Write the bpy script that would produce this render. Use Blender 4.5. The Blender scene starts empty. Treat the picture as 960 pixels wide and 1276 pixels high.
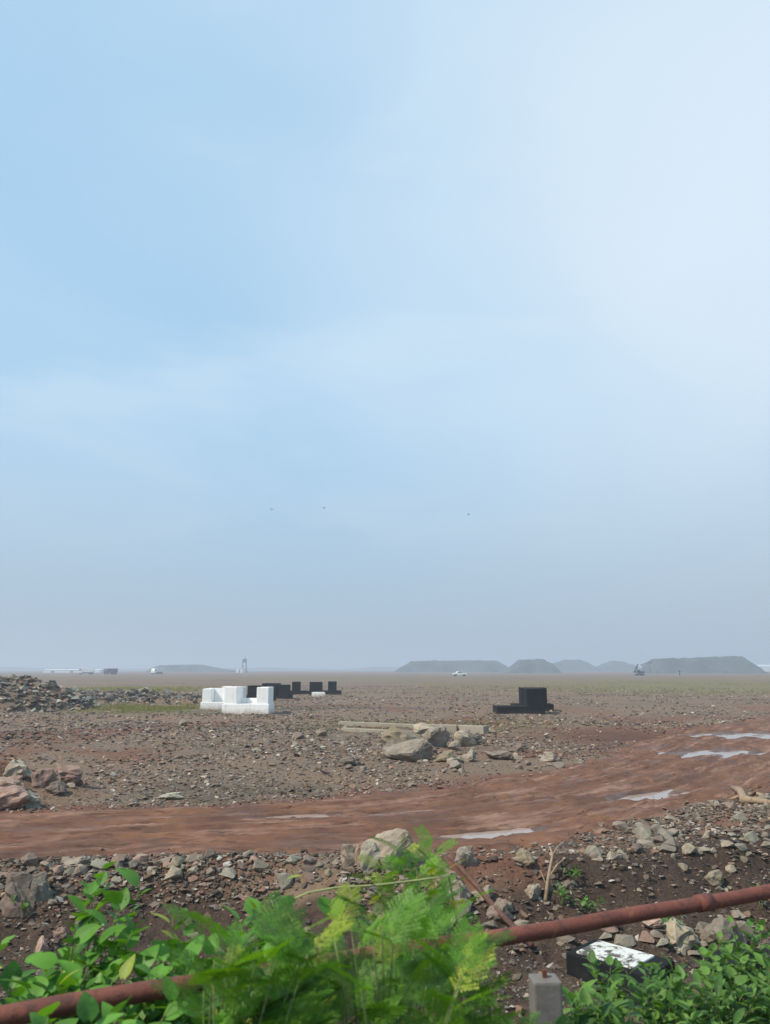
import bpy, bmesh, math, random
import numpy as np
from mathutils import Vector, Matrix, Euler

random.seed(7)
rng = np.random.default_rng(7)
S = bpy.context.scene
COL = S.collection

# ------------------------------------------------------------------ camera
CAM_H = 2.6
PITCH = math.atan((834 - 638) / 950.0)
cam_d = bpy.data.cameras.new("camera")
cam_d.sensor_fit = 'VERTICAL'
cam_d.sensor_height = 24.0
cam_d.lens = 24.0 * 950.0 / 1276.0
cam_d.clip_start = 0.05
cam_d.clip_end = 9000
cam_d.dof.use_dof = True
cam_d.dof.focus_distance = 22.0
cam_d.dof.aperture_fstop = cam_d.lens / 8.5          # an 8.5 mm opening
cam = bpy.data.objects.new("camera", cam_d)
cam.location = (0, 0, CAM_H)
cam.rotation_euler = (math.pi / 2 + PITCH, 0, 0)
COL.objects.link(cam)
S.camera = cam

# ------------------------------------------------------------------ sky and sun
SUN_EL = math.radians(48)
SUN_AZ = Vector((-0.88, -0.47, 0)).normalized()      # where the sun stands, seen from above
world = bpy.data.worlds.new("World")
S.world = world
world.use_nodes = True
nt = world.node_tree
nt.nodes.clear()
N = nt.nodes.new
L = nt.links.new
sky = N('ShaderNodeTexSky')
sky.sky_type = 'NISHITA'
sky.sun_disc = False
sky.sun_elevation = SUN_EL
sky.sun_rotation = math.atan2(SUN_AZ.x, SUN_AZ.y)
sky.air_density = 1.0
sky.dust_density = 0.4
sky.ozone_density = 1.0
sky.altitude = 0
tc = N('ShaderNodeTexCoord')


def w_mix(fac, a, b):
    m = N('ShaderNodeMix')
    m.data_type = 'RGBA'
    for sock, v in (('Factor', fac), ('A', a), ('B', b)):
        if isinstance(v, bpy.types.NodeSocket):
            L(v, m.inputs[sock])
        else:
            m.inputs[sock].default_value = v
    return m.outputs['Result']


def w_noise(scale, rot, loc, stretch, a, b, c, d, rough=0.42):
    mp = N('ShaderNodeMapping')
    mp.inputs['Location'].default_value = loc
    mp.inputs['Scale'].default_value = stretch
    mp.inputs['Rotation'].default_value = rot
    L(tc.outputs['Generated'], mp.inputs['Vector'])
    n = N('ShaderNodeTexNoise')
    n.inputs['Scale'].default_value = scale
    n.inputs['Detail'].default_value = 4
    n.inputs['Roughness'].default_value = rough
    n.inputs['Distortion'].default_value = 0.5
    L(mp.outputs['Vector'], n.inputs['Vector'])
    r = N('ShaderNodeMapRange')
    r.interpolation_type = 'SMOOTHSTEP'
    for k, v in (('From Min', a), ('From Max', b), ('To Min', c), ('To Max', d)):
        r.inputs[k].default_value = v
    L(n.outputs['Fac'], r.inputs['Value'])
    return r.outputs['Result']


veil = w_mix(0.80, sky.outputs['Color'], (2.35, 4.35, 6.15, 1))                                   # bright milky blue of a humid day
thin = w_noise(1.05, (0.3, 0.5, 3.6), (3.6, 1.1, 0.4), (1, 1, 1.2), 0.44, 0.72, 0.0, 0.55)
sheet = N('ShaderNodeVectorMath')                                                                   # a broad sheet of veil cloud lies to the right
sheet.operation = 'DOT_PRODUCT'
sheet.inputs[1].default_value = Vector((0.62, 0.72, 0.32)).normalized()
L(tc.outputs['Generated'], sheet.inputs[0])
shr = N('ShaderNodeMapRange')
shr.interpolation_type = 'SMOOTHSTEP'
for k, v in (('From Min', 0.60), ('From Max', 1.0), ('To Min', 0.0), ('To Max', 0.62)):
    shr.inputs[k].default_value = v
L(sheet.outputs['Value'], shr.inputs['Value'])
sha = N('ShaderNodeMath')
sha.operation = 'MULTIPLY'
sha.inputs[1].default_value = 0.75
L(thin, sha.inputs[0])
shb = N('ShaderNodeMath')
shb.operation = 'ADD'
shb.use_clamp = True
L(sha.outputs[0], shb.inputs[0])
L(shr.outputs['Result'], shb.inputs[1])
veil = w_mix(shb.outputs[0], veil, (4.75, 5.65, 6.45, 1))                                                       # thin veil cloud
wisp = w_noise(2.2, (0.2, 0.75, 0.2), (7.7, 0.3, 2.0), (0.7, 0.7, 2.6), 0.45, 0.66, 0.0, 0.42, 0.55)
veil = w_mix(wisp, veil, (4.5, 5.5, 6.3, 1))                                                        # wisps
sepz = N('ShaderNodeSeparateXYZ')
L(tc.outputs['Generated'], sepz.inputs[0])
hzr = N('ShaderNodeMapRange')
hzr.interpolation_type = 'SMOOTHERSTEP'
for k, v in (('From Min', -0.16), ('From Max', 0.42), ('To Min', 1.0), ('To Max', 0.0)):
    hzr.inputs[k].default_value = v
L(sepz.outputs['Z'], hzr.inputs['Value'])
veil = w_mix(hzr.outputs['Result'], veil, (2.55, 3.12, 3.76, 1))                                    # greyer air low over the horizon
bg = N('ShaderNodeBackground')
bg.inputs['Strength'].default_value = 0.15
L(veil, bg.inputs['Color'])
wo = N('ShaderNodeOutputWorld')
L(bg.outputs['Background'], wo.inputs['Surface'])

sun_d = bpy.data.lights.new("sun", 'SUN')
sun_d.energy = 4.8
sun_d.angle = math.radians(1.5)
sun_d.color = (1.0, 0.90, 0.76)
sun = bpy.data.objects.new("sun", sun_d)
sdir = Vector((SUN_AZ.x * math.cos(SUN_EL), SUN_AZ.y * math.cos(SUN_EL), math.sin(SUN_EL)))
sun.rotation_euler = sdir.to_track_quat('Z', 'Y').to_euler()
COL.objects.link(sun)

S.view_settings.view_transform = 'Standard'
S.view_settings.look = 'None'
S.view_settings.exposure = 0.0
S.view_settings.gamma = 1.0
S.render.engine = 'CYCLES'
cy = S.cycles
cy.use_denoising = True
cy.max_bounces = 5
cy.diffuse_bounces = 3
cy.glossy_bounces = 2
cy.transmission_bounces = 3
cy.volume_bounces = 1
cy.transparent_max_bounces = 6
cy.sample_clamp_indirect = 6

# ------------------------------------------------------------------ helpers
cp, sp = math.cos(PITCH), math.sin(PITCH)


def ray(x, y):
    """direction of the line of sight through a point of the 960 x 1276 photograph"""
    r, u = (x - 480) / 950.0, (638 - y) / 950.0
    return Vector((r, cp - u * sp, sp + u * cp))


def at_depth(x, y, Y):
    d = ray(x, y)
    t = Y / d.y
    return Vector((d.x * t, Y, CAM_H + d.z * t))


def _h(ix, iy, seed):
    h = (ix * 374761393 + iy * 668265263 + seed * 974634277) & 0xffffffff
    h = ((h ^ (h >> 13)) * 1274126177) & 0xffffffff
    h = (h ^ (h >> 16)) & 0xffffff
    return h / float(0xffffff)


def vnoise(x, y, seed=0):
    x = np.asarray(x, float)
    y = np.asarray(y, float)
    ix, iy = np.floor(x).astype(np.int64), np.floor(y).astype(np.int64)
    fx, fy = x - ix, y - iy
    fx = fx * fx * (3 - 2 * fx)
    fy = fy * fy * (3 - 2 * fy)
    a = _h(ix, iy, seed) * (1 - fx) + _h(ix + 1, iy, seed) * fx
    b = _h(ix, iy + 1, seed) * (1 - fx) + _h(ix + 1, iy + 1, seed) * fx
    return a * (1 - fy) + b * fy - 0.5


def fbm(x, y, seed=0, octv=4, gain=0.5):
    s, a = 0.0, 1.0
    for k in range(octv):
        s = s + a * vnoise(np.asarray(x) * 2 ** k + 17.3 * k, np.asarray(y) * 2 ** k - 9.1 * k, seed + k)
        a *= gain
    return s


def sstep(e0, e1, x):
    t = np.clip((x - e0) / (e1 - e0), 0, 1)
    return t * t * (3 - 2 * t)


# red earth track: centre line and half width
TX = np.array([-60, -30, -16, -10.0, -6.2, -2.7, 0.5, 3.4, 6.6, 10.2, 14.2, 20, 30, 60, 120])
TY = np.array([-7, 4, 9.6, 11.6, 12.9, 13.6, 14.4, 16.4, 19.6, 24.6, 30.6, 38, 49, 78, 130])
TW = np.array([2.2, 2.2, 2.2, 2.2, 2.1, 2.05, 2.5, 2.5, 2.4, 2.7, 3.2, 2.7, 2.4, 2.2, 2.2])


def catmull(P, n):
    t = np.linspace(0, len(P) - 1, n)
    i = np.clip(t.astype(int), 0, len(P) - 2)
    f = t - i
    p0, p1, p2, p3 = P[np.maximum(i - 1, 0)], P[i], P[i + 1], P[np.minimum(i + 2, len(P) - 1)]
    return 0.5 * (2 * p1 + (p2 - p0) * f + (2 * p0 - 5 * p1 + 4 * p2 - p3) * f ** 2 + (3 * p1 - p0 - 3 * p2 + p3) * f ** 3)


CX, CY, CW = catmull(TX, 700), catmull(TY, 700), catmull(TW, 700)


def track_u(x, y):
    """distance from the track's centre line over its half width"""
    x = np.asarray(x, float)
    y = np.asarray(y, float)
    sh = x.shape
    xf, yf = x.ravel(), y.ravel()
    out = np.full(xf.shape, 9.0)
    sel = (np.abs(xf) < 70) & (yf < 140) & (yf > -5)
    idx = np.nonzero(sel)[0]
    for k in range(0, len(idx), 20000):
        j = idx[k:k + 20000]
        d2 = (xf[j, None] - CX[None, ::4]) ** 2 + (yf[j, None] - CY[None, ::4]) ** 2
        m = d2.argmin(1)
        out[j] = np.sqrt(d2[np.arange(len(j)), m]) / CW[::4][m]
    return out.reshape(sh)


# puddles: centre, half length, half width, turn, depth
PUDDLES = [
    (15.0, 31.9, 2.7, 1.25, 0.10, 'pale wide puddle farthest away at the right end of the red track'),
    (10.6, 25.2, 1.7, 0.95, 0.35, 'pale puddle nearer than the widest one, where the red track turns away'),
    (5.35, 16.75, 1.25, 0.36, 0.62, 'long puddle on the red track right of the tuft of feathery leaves'),
    (1.75, 13.05, 1.15, 0.30, 0.38, 'shallow puddle on the near side of the red track just behind the boulder'),
    (-1.7, 14.6, 0.9, 0.16, 0.24, 'thin strip of water along the far wheel rut of the red track'),
    (-4.3, 13.0, 1.75, 0.14, 0.22, 'narrow streak of water in the left stretch of the red track'),
    (2.6, 15.9, 0.9, 0.13, 0.50, 'thin wet strip in the wheel rut beyond the puddle behind the boulder'),
    (0.35, 14.9, 0.75, 0.20, 0.35, 'small sliver of water in the middle of the red track'),
]


def puddle_dip(x, y):
    d = np.zeros_like(np.asarray(x, float))
    for cx, cy_, a, b, r, _ in PUDDLES:
        c, s = math.cos(r), math.sin(r)
        u = ((x - cx) * c + (y - cy_) * s) / a
        v = (-(x - cx) * s + (y - cy_) * c) / b
        e = np.sqrt(u * u + v * v) + 0.5 * fbm(x * 2.6, y * 2.6, 41, 4)
        d = d - 0.10 * (1 - sstep(0.45, 1.4, e))
    return d


EX = np.array([-40, -14, -8, -5, -2.6, 0, 1.8, 4, 6, 9, 14, 40])
EY = np.array([2, 8.6, 10.3, 10.75, 11.15, 10.75, 11.1, 11.8, 12.5, 13.6, 15.5, 27])
RV = (-math.sin(math.radians(23.9)), math.cos(math.radians(23.9)))   # across the railing


def height(x, y):
    x = np.asarray(x, float)
    y = np.asarray(y, float)
    r = np.hypot(x, y)
    near = 1 - sstep(60, 260, r)
    tu = track_u(x, y)
    rough = 1 - 0.92 * (1 - sstep(0.9, 1.5, tu))
    z = rough * (0.16 * fbm(x / 7, y / 7, 3, 3) + near * 0.07 * fbm(x / 0.9, y / 0.9, 11, 3)) + (1 - near) * 0.25 * fbm(x / 60, y / 60, 5, 3)
    # wheel-thrown gravel berm on the right of the track
    z = z + 0.30 * np.exp(-(((x - 8.4) / 3.4) ** 2 + ((y - 14.2) / 1.7) ** 2)) * (0.8 + fbm(x, y, 77, 3))
    # red earth heap at the left edge, low mound under the rock pile
    z = z + 0.62 * np.exp(-(((x + 8.6) / 1.35) ** 2 + ((y - 17.2) / 1.0) ** 2)) * (1 + 0.6 * fbm(x * 1.6, y * 1.6, 21, 3))
    z = z + 0.26 * np.exp(-(((x - 1.3) / 1.5) ** 2 + ((y - 24.9) / 1.0) ** 2))
    # bank down to the ditch
    ye = np.interp(x, EX, EY) + 0.45 * fbm(x * 0.7, y * 0.2, 31, 3)
    s = ye - y
    lip = 0.10 * np.exp(-((s + 0.15) / 0.35) ** 2) * (1 - sstep(1.5, 4, x))
    drop = -np.interp(s, [-0.2, 0, 0.35, 0.9, 1.5, 2.2, 3.0, 4], [0, 0.03, 0.20, 0.48, 0.72, 0.88, 0.95, 0.95])
    face = sstep(0.1, 0.5, s) * (1 - sstep(2.6, 3.6, s))
    drop = drop + face * (0.22 * fbm(x * 1.3, y * 1.3, 51, 4, 0.6))
    # rise to the railing
    v = x * RV[0] + y * RV[1]
    rise = np.interp(v, [-60, -3, 3.5, 4.3, 5.4, 6.6], [0.55, 0.5, 0.36, 0.22, -0.35, -1.05]) + 0.06 * fbm(x * 1.5, y * 1.5, 61, 3)
    z = z + lip + np.where(s > 0.05, np.maximum(drop, rise), drop)
    # rubble heap ground
    return z + puddle_dip(x, y)


def h1(x, y):
    return float(height(np.array([x]), np.array([y]))[0])


def hit(x, y, lo=4.2):
    """where the line of sight through a photograph point meets the ground"""
    d = ray(x, y)
    ts = np.geomspace(lo, 160, 700)
    zz = CAM_H + d.z * ts
    hh = height(d.x * ts, d.y * ts)
    k = np.nonzero(zz < hh)[0]
    k = k[0] if len(k) else len(ts) - 1
    t = ts[k]
    return Vector((d.x * t, d.y * t, float(hh[k])))


def link(name, me, mat=None, parent=None, loc=None):
    o = bpy.data.objects.new(name, me)
    COL.objects.link(o)
    if mat is not None and me is not None and not me.materials:
        me.materials.append(mat)
    if parent is not None:
        o.parent = parent
    if loc is not None:
        o.location = loc
    return o


def tag(o, label=None, cat=None, group=None, kind=None):
    if label:
        o['label'] = label
    if cat:
        o['category'] = cat
    if group:
        o['group'] = group
    if kind:
        o['kind'] = kind
    return o


def empty(name, loc=(0, 0, 0), rz=0.0):
    o = bpy.data.objects.new(name, None)
    o.empty_display_size = 0.2
    COL.objects.link(o)
    o.location = loc
    o.rotation_euler = (0, 0, rz)
    return o


def mesh_np(name, verts, faces, mat=None, smooth=False):
    """faces: (n,3) or (n,4) integer array"""
    me = bpy.data.meshes.new(name)
    verts = np.asarray(verts, np.float32)
    faces = np.asarray(faces, np.int32)
    n, k = faces.shape
    me.vertices.add(len(verts))
    me.vertices.foreach_set('co', verts.ravel())
    me.loops.add(n * k)
    me.loops.foreach_set('vertex_index', faces.ravel())
    me.polygons.add(n)
    me.polygons.foreach_set('loop_start', np.arange(n, dtype=np.int32) * k)
    me.polygons.foreach_set('loop_total', np.full(n, k, np.int32))
    me.polygons.foreach_set('use_smooth', np.full(n, smooth))
    me.update()
    me.validate()
    if mat is not None:
        me.materials.append(mat)
    return me


def color_attr(me, name, cols):
    a = me.color_attributes.new(name, 'FLOAT_COLOR', 'POINT')
    c = np.ones((len(me.vertices), 4), np.float32)
    c[:, :3] = cols
    a.data.foreach_set('color', c.ravel())


def box_bm(bm, lo, hi, bevel=0.0, rot=None, pivot=None):
    lo, hi = Vector(lo), Vector(hi)
    r = bmesh.ops.create_cube(bm, size=1.0)
    vs = r['verts']
    for v in vs:
        v.co = Vector((lo[i] + (v.co[i] + 0.5) * (hi[i] - lo[i]) for i in range(3)))
    if bevel:
        es = list({e for v in vs for e in v.link_edges})
        rr = bmesh.ops.bevel(bm, geom=es, offset=bevel, segments=2, affect='EDGES', profile=0.6)
        vs = rr['verts']
    if rot is not None:
        bmesh.ops.rotate(bm, verts=list(vs), cent=pivot or (0, 0, 0), matrix=rot)
    return vs


def bm_mesh(name, bm, mat=None, smooth=False):
    me = bpy.data.meshes.new(name)
    bm.normal_update()
    bm.to_mesh(me)
    bm.free()
    if smooth:
        me.polygons.foreach_set('use_smooth', np.full(len(me.polygons), True))
    if mat is not None:
        me.materials.append(mat)
    return me


def tube_mesh(name, pts, radii, mat, seg=7, cap=True):
    pts = [Vector(p) for p in pts]
    n = len(pts)
    vs, fs = [], []
    up = Vector((0, 0, 1))
    for i, p in enumerate(pts):
        d = (pts[min(i + 1, n - 1)] - pts[max(i - 1, 0)]).normalized()
        a = d.cross(up)
        if a.length < 1e-3:
            a = d.cross(Vector((1, 0, 0)))
        a.normalize()
        b = d.cross(a).normalized()
        for k in range(seg):
            t = 2 * math.pi * k / seg
            vs.append(p + (a * math.cos(t) + b * math.sin(t)) * radii[i])
    for i in range(n - 1):
        for k in range(seg):
            k2 = (k + 1) % seg
            fs.append((i * seg + k, i * seg + k2, (i + 1) * seg + k2, (i + 1) * seg + k))
    if cap:
        fs.append(tuple(reversed(range(seg))))
        fs.append(tuple(range((n - 1) * seg, n * seg)))
    me = bpy.data.meshes.new(name)
    me.from_pydata([tuple(v) for v in vs], [], fs)
    me.polygons.foreach_set('use_smooth', np.full(len(me.polygons), True))
    me.update()
    if mat is not None:
        me.materials.append(mat)
    return me


# ------------------------------------------------------------------ materials
def new_mat(name):
    m = bpy.data.materials.new(name)
    m.use_nodes = True
    t = m.node_tree
    b = t.nodes['Principled BSDF']
    return m, t, b


def noise(t, scale, detail=4, rough=0.55, vec=None, dist=0.0):
    n = t.nodes.new('ShaderNodeTexNoise')
    n.inputs['Scale'].default_value = scale
    n.inputs['Detail'].default_value = detail
    n.inputs['Roughness'].default_value = rough
    n.inputs['Distortion'].default_value = dist
    if vec is not None:
        t.links.new(vec, n.inputs['Vector'])
    return n.outputs['Fac']


def rng_node(t, src, a, b, c=0.0, d=1.0):
    r = t.nodes.new('ShaderNodeMapRange')
    r.inputs['From Min'].default_value = a
    r.inputs['From Max'].default_value = b
    r.inputs['To Min'].default_value = c
    r.inputs['To Max'].default_value = d
    t.links.new(src, r.inputs['Value'])
    return r.outputs['Result']


def mixc(t, fac, a, b, mode='MIX'):
    m = t.nodes.new('ShaderNodeMix')
    m.data_type = 'RGBA'
    m.blend_type = mode
    for sock, v in (('Factor', fac), ('A', a), ('B', b)):
        if isinstance(v, bpy.types.NodeSocket):
            t.links.new(v, m.inputs[sock])
        elif sock == 'Factor':
            m.inputs[sock].default_value = v
        else:
            m.inputs[sock].default_value = (*v, 1)
    return m.outputs['Result']


def math_node(t, op, a, b):
    m = t.nodes.new('ShaderNodeMath')
    m.operation = op
    for i, v in enumerate((a, b)):
        if isinstance(v, bpy.types.NodeSocket):
            t.links.new(v, m.inputs[i])
        else:
            m.inputs[i].default_value = v
    return m.outputs[0]


def bump(t, b, hgt, strength, dist):
    n = t.nodes.new('ShaderNodeBump')
    n.inputs['Strength'].default_value = strength
    n.inputs['Distance'].default_value = dist
    t.links.new(hgt, n.inputs['Height'])
    t.links.new(n.outputs['Normal'], b.inputs['Normal'])


def pos(t):
    return t.nodes.new('ShaderNodeNewGeometry').outputs['Position']


def objc(t):
    return t.nodes.new('ShaderNodeTexCoord').outputs['Object']


def attr(t, name):
    a = t.nodes.new('ShaderNodeAttribute')
    a.attribute_name = name
    return a.outputs['Color']


def mat_ground():
    m, t, b = new_mat('ground_soil')
    p = pos(t)
    big = noise(t, 0.35, 5, 0.6, p)
    mid = noise(t, 2.6, 5, 0.65, p)
    fine = noise(t, 26, 4, 0.7, p)
    c = mixc(t, rng_node(t, mid, 0.3, 0.7), (0.070, 0.050, 0.038), (0.165, 0.122, 0.090))
    c = mixc(t, rng_node(t, big, 0.4, 0.68), c, (0.165, 0.100, 0.064))
    c = mixc(t, rng_node(t, fine, 0.35, 0.75), c, (0.225, 0.180, 0.135))
    mpf = t.nodes.new('ShaderNodeMapping')
    mpf.inputs['Scale'].default_value = (0.045, 0.16, 1)
    t.links.new(p, mpf.inputs['Vector'])
    far = noise(t, 1.0, 8, 0.72, mpf.outputs['Vector'])
    c = mixc(t, rng_node(t, far, 0.46, 0.60, 0, 0.85), c, (0.195, 0.128, 0.083))
    c = mixc(t, rng_node(t, far, 0.46, 0.36, 0, 0.85), c, (0.085, 0.070, 0.047))
    sep = t.nodes.new('ShaderNodeSeparateColor')
    t.links.new(attr(t, 'soil'), sep.inputs['Color'])
    red = mixc(t, rng_node(t, mid, 0.3, 0.7), (0.120, 0.048, 0.030), (0.190, 0.085, 0.054))
    c = mixc(t, sep.outputs[0], c, red)
    grn = mixc(t, rng_node(t, mid, 0.3, 0.7), (0.11, 0.115, 0.035), (0.20, 0.18, 0.07))
    c = mixc(t, math_node(t, 'MULTIPLY', sep.outputs[1], rng_node(t, noise(t, 1.1, 5, 0.7, p), 0.35, 0.6)), c, grn)
    drk = mixc(t, rng_node(t, fine, 0.35, 0.7), (0.030, 0.019, 0.014), (0.080, 0.053, 0.040))
    c = mixc(t, sep.outputs[2], c, drk)
    t.links.new(c, b.inputs['Base Color'])
    b.inputs['Roughness'].default_value = 0.95
    b.inputs['Specular IOR Level'].default_value = 0.2
    vor = t.nodes.new('ShaderNodeTexVoronoi')
    vor.inputs['Scale'].default_value = 11
    t.links.new(p, vor.inputs['Vector'])
    hh = math_node(t, 'ADD', math_node(t, 'MULTIPLY', fine, 0.6), math_node(t, 'MULTIPLY', vor.outputs['Distance'], -0.5))
    bump(t, b, hh, 0.9, 0.05)
    return m


def mat_track():
    m, t, b = new_mat('red_mud')
    p = pos(t)
    big = noise(t, 0.9, 4, 0.6, p)
    mid = noise(t, 4.5, 5, 0.65, p)
    fine = noise(t, 40, 4, 0.7, p)
    # streaks along the driving direction: 'along' holds metres along and share across the track
    mp_ = t.nodes.new('ShaderNodeMapping')
    mp_.inputs['Scale'].default_value = (0.45, 9.0, 1)
    t.links.new(attr(t, 'along'), mp_.inputs['Vector'])
    st = noise(t, 1.0, 6, 0.62, mp_.outputs['Vector'])
    mp2 = t.nodes.new('ShaderNodeMapping')
    mp2.inputs['Scale'].default_value = (1.6, 22.0, 1)
    t.links.new(attr(t, 'along'), mp2.inputs['Vector'])
    st2 = noise(t, 1.0, 5, 0.7, mp2.outputs['Vector'])
    c = mixc(t, rng_node(t, big, 0.3, 0.7), (0.105, 0.046, 0.028), (0.215, 0.104, 0.056))
    c = mixc(t, rng_node(t, mid, 0.40, 0.70, 0, 0.5), c, (0.110, 0.048, 0.031))
    c = mixc(t, rng_node(t, st, 0.50, 0.66, 0, 0.9), c, (0.290, 0.175, 0.125))
    c = mixc(t, rng_node(t, st2, 0.48, 0.34, 0, 0.9), c, (0.050, 0.023, 0.016))
    c = mixc(t, rng_node(t, fine, 0.58, 0.78, 0, 0.55), c, (0.27, 0.17, 0.115))
    t.links.new(c, b.inputs['Base Color'])
    sepw = t.nodes.new('ShaderNodeSeparateColor')
    t.links.new(attr(t, 'along'), sepw.inputs['Color'])
    damp = rng_node(t, noise(t, 0.55, 4, 0.6, p), 0.50, 0.62)
    wet = math_node(t, 'MAXIMUM', sepw.outputs[2], math_node(t, 'MULTIPLY', damp, 0.55))
    c = mixc(t, math_node(t, 'MULTIPLY', wet, 0.75), c, (0.075, 0.034, 0.022))
    t.links.new(c, b.inputs['Base Color'])
    t.links.new(rng_node(t, wet, 0.0, 1.0, 0.92, 0.33), b.inputs['Roughness'])
    b.inputs['Specular IOR Level'].default_value = 0.3
    hh = math_node(t, 'ADD', math_node(t, 'MULTIPLY', st2, 0.9), math_node(t, 'MULTIPLY', fine, 0.5))
    bump(t, b, hh, 0.6, 0.03)
    return m


def mat_water():
    m, t, b = new_mat('muddy_water')
    b.inputs['Base Color'].default_value = (0.33, 0.255, 0.21, 1)
    b.inputs['Roughness'].default_value = 0.10
    b.inputs['IOR'].default_value = 1.33
    bump(t, b, noise(t, 5, 3, 0.5, pos(t)), 0.12, 0.01)
    return m


def mat_gravel():
    m, t, b = new_mat('loose_gravel')
    p = pos(t)
    f = noise(t, 30, 4, 0.7, p)
    c = mixc(t, 1.0, attr(t, 'tint'), mixc(t, rng_node(t, f, 0.3, 0.75), (0.68, 0.66, 0.65), (1.18, 1.16, 1.12)), 'MULTIPLY')
    t.links.new(c, b.inputs['Base Color'])
    b.inputs['Roughness'].default_value = 0.88
    b.inputs['Specular IOR Level'].default_value = 0.25
    bump(t, b, f, 0.4, 0.02)
    return m


def mat_rock(name, dark, light, stain):
    m, t, b = new_mat(name)
    o = objc(t)
    info = t.nodes.new('ShaderNodeObjectInfo')
    va = t.nodes.new('ShaderNodeVectorMath')
    va.operation = 'ADD'
    t.links.new(o, va.inputs[0])
    cmb = t.nodes.new('ShaderNodeCombineXYZ')
    t.links.new(math_node(t, 'MULTIPLY', info.outputs['Random'], 40), cmb.inputs[0])
    t.links.new(cmb.outputs[0], va.inputs[1])
    v = va.outputs[0]
    a = noise(t, 2.6, 6, 0.65, v)
    f = noise(t, 18, 4, 0.7, v)
    c = mixc(t, rng_node(t, a, 0.32, 0.68), dark, light)
    c = mixc(t, rng_node(t, noise(t, 1.3, 5, 0.6, v, 0.8), 0.5, 0.72), c, stain)
    c = mixc(t, rng_node(t, f, 0.35, 0.8, 0, 0.35), c, (0.42, 0.39, 0.34))
    c = mixc(t, 1.0, c, mixc(t, info.outputs['Random'], (0.72, 0.70, 0.69), (1.18, 1.16, 1.12)), 'MULTIPLY')
    t.links.new(c, b.inputs['Base Color'])
    b.inputs['Roughness'].default_value = 0.85
    b.inputs['Specular IOR Level'].default_value = 0.3
    bump(t, b, math_node(t, 'ADD', a, math_node(t, 'MULTIPLY', f, 0.4)), 0.5, 0.06)
    return m


def mat_paint(name, col, wear, amount, rough=0.7, scale=3.0, dirt=None):
    m, t, b = new_mat(name)
    o = objc(t)
    a = noise(t, scale, 6, 0.7, o)
    g = noise(t, scale * 9, 4, 0.7, o)
    c = mixc(t, rng_node(t, a, 0.52, 0.75, 0, amount), col, wear)
    c = mixc(t, rng_node(t, g, 0.6, 0.8, 0, amount), c, wear)
    t.links.new(c, b.inputs['Base Color'])
    if dirt:
        sx = t.nodes.new('ShaderNodeSeparateXYZ')
        t.links.new(o, sx.inputs[0])
        splash = math_node(t, 'SUBTRACT', math_node(t, 'MULTIPLY', a, 0.75), sx.outputs[2])
        c = mixc(t, rng_node(t, splash, 0.0, 0.35, 0, 0.8), c, dirt)                 # mud thrown up from the ground
        mv = t.nodes.new('ShaderNodeMapping')
        mv.inputs['Scale'].default_value = (7, 7, 0.6)
        t.links.new(o, mv.inputs['Vector'])
        c = mixc(t, rng_node(t, noise(t, 1.0, 4, 0.6, mv.outputs['Vector']), 0.52, 0.75, 0, 0.35), c, dirt)   # runs down the faces
        nz = t.nodes.new('ShaderNodeSeparateXYZ')
        t.links.new(t.nodes.new('ShaderNodeNewGeometry').outputs['Normal'], nz.inputs[0])
        c = mixc(t, math_node(t, 'MULTIPLY', rng_node(t, nz.outputs[2], 0.6, 1.0), rng_node(t, a, 0.3, 0.6, 0.1, 0.4)), c, dirt)  # dust lying on top
        t.links.new(c, b.inputs['Base Color'])
    b.inputs['Roughness'].default_value = rough
    b.inputs['Specular IOR Level'].default_value = 0.2
    bump(t, b, g, 0.25, 0.01)
    return m


def mat_leaf(name, c1, c2, trans=0.35):
    m, t, b = new_mat(name)
    info = t.nodes.new('ShaderNodeObjectInfo')
    o = objc(t)
    n = noise(t, 14, 3, 0.6, o)
    c = mixc(t, info.outputs['Random'], tuple(0.8 * q for q in c1), tuple(1.12 * q for q in c2))
    c = mixc(t, rng_node(t, n, 0.4, 0.75, 0, 0.4), c, tuple(min(1, 1.5 * q) for q in c2))
    t.links.new(c, b.inputs['Base Color'])
    b.inputs['Roughness'].default_value = 0.5
    b.inputs['Specular IOR Level'].default_value = 0.35
    tr = t.nodes.new('ShaderNodeBsdfTranslucent')
    hs = t.nodes.new('ShaderNodeHueSaturation')
    hs.inputs['Hue'].default_value = 0.485
    hs.inputs['Saturation'].default_value = 1.1
    hs.inputs['Value'].default_value = 1.5
    t.links.new(c, hs.inputs['Color'])
    t.links.new(hs.outputs['Color'], tr.inputs['Color'])
    ms = t.nodes.new('ShaderNodeMixShader')
    ms.inputs[0].default_value = trans
    t.links.new(b.outputs[0], ms.inputs[1])
    t.links.new(tr.outputs[0], ms.inputs[2])
    t.links.new(ms.outputs[0], t.nodes['Material Output'].inputs['Surface'])
    return m


def mat_plain(name, col, rough=0.7, metal=0.0, var=0.25, scale=4.0):
    m, t, b = new_mat(name)
    n = noise(t, scale, 5, 0.65, objc(t))
    c = mixc(t, rng_node(t, n, 0.3, 0.7), tuple(q * (1 - var) for q in col), tuple(min(1, q * (1 + var)) for q in col))
    t.links.new(c, b.inputs['Base Color'])
    b.inputs['Roughness'].default_value = rough
    b.inputs['Metallic'].default_value = metal
    return m


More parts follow.
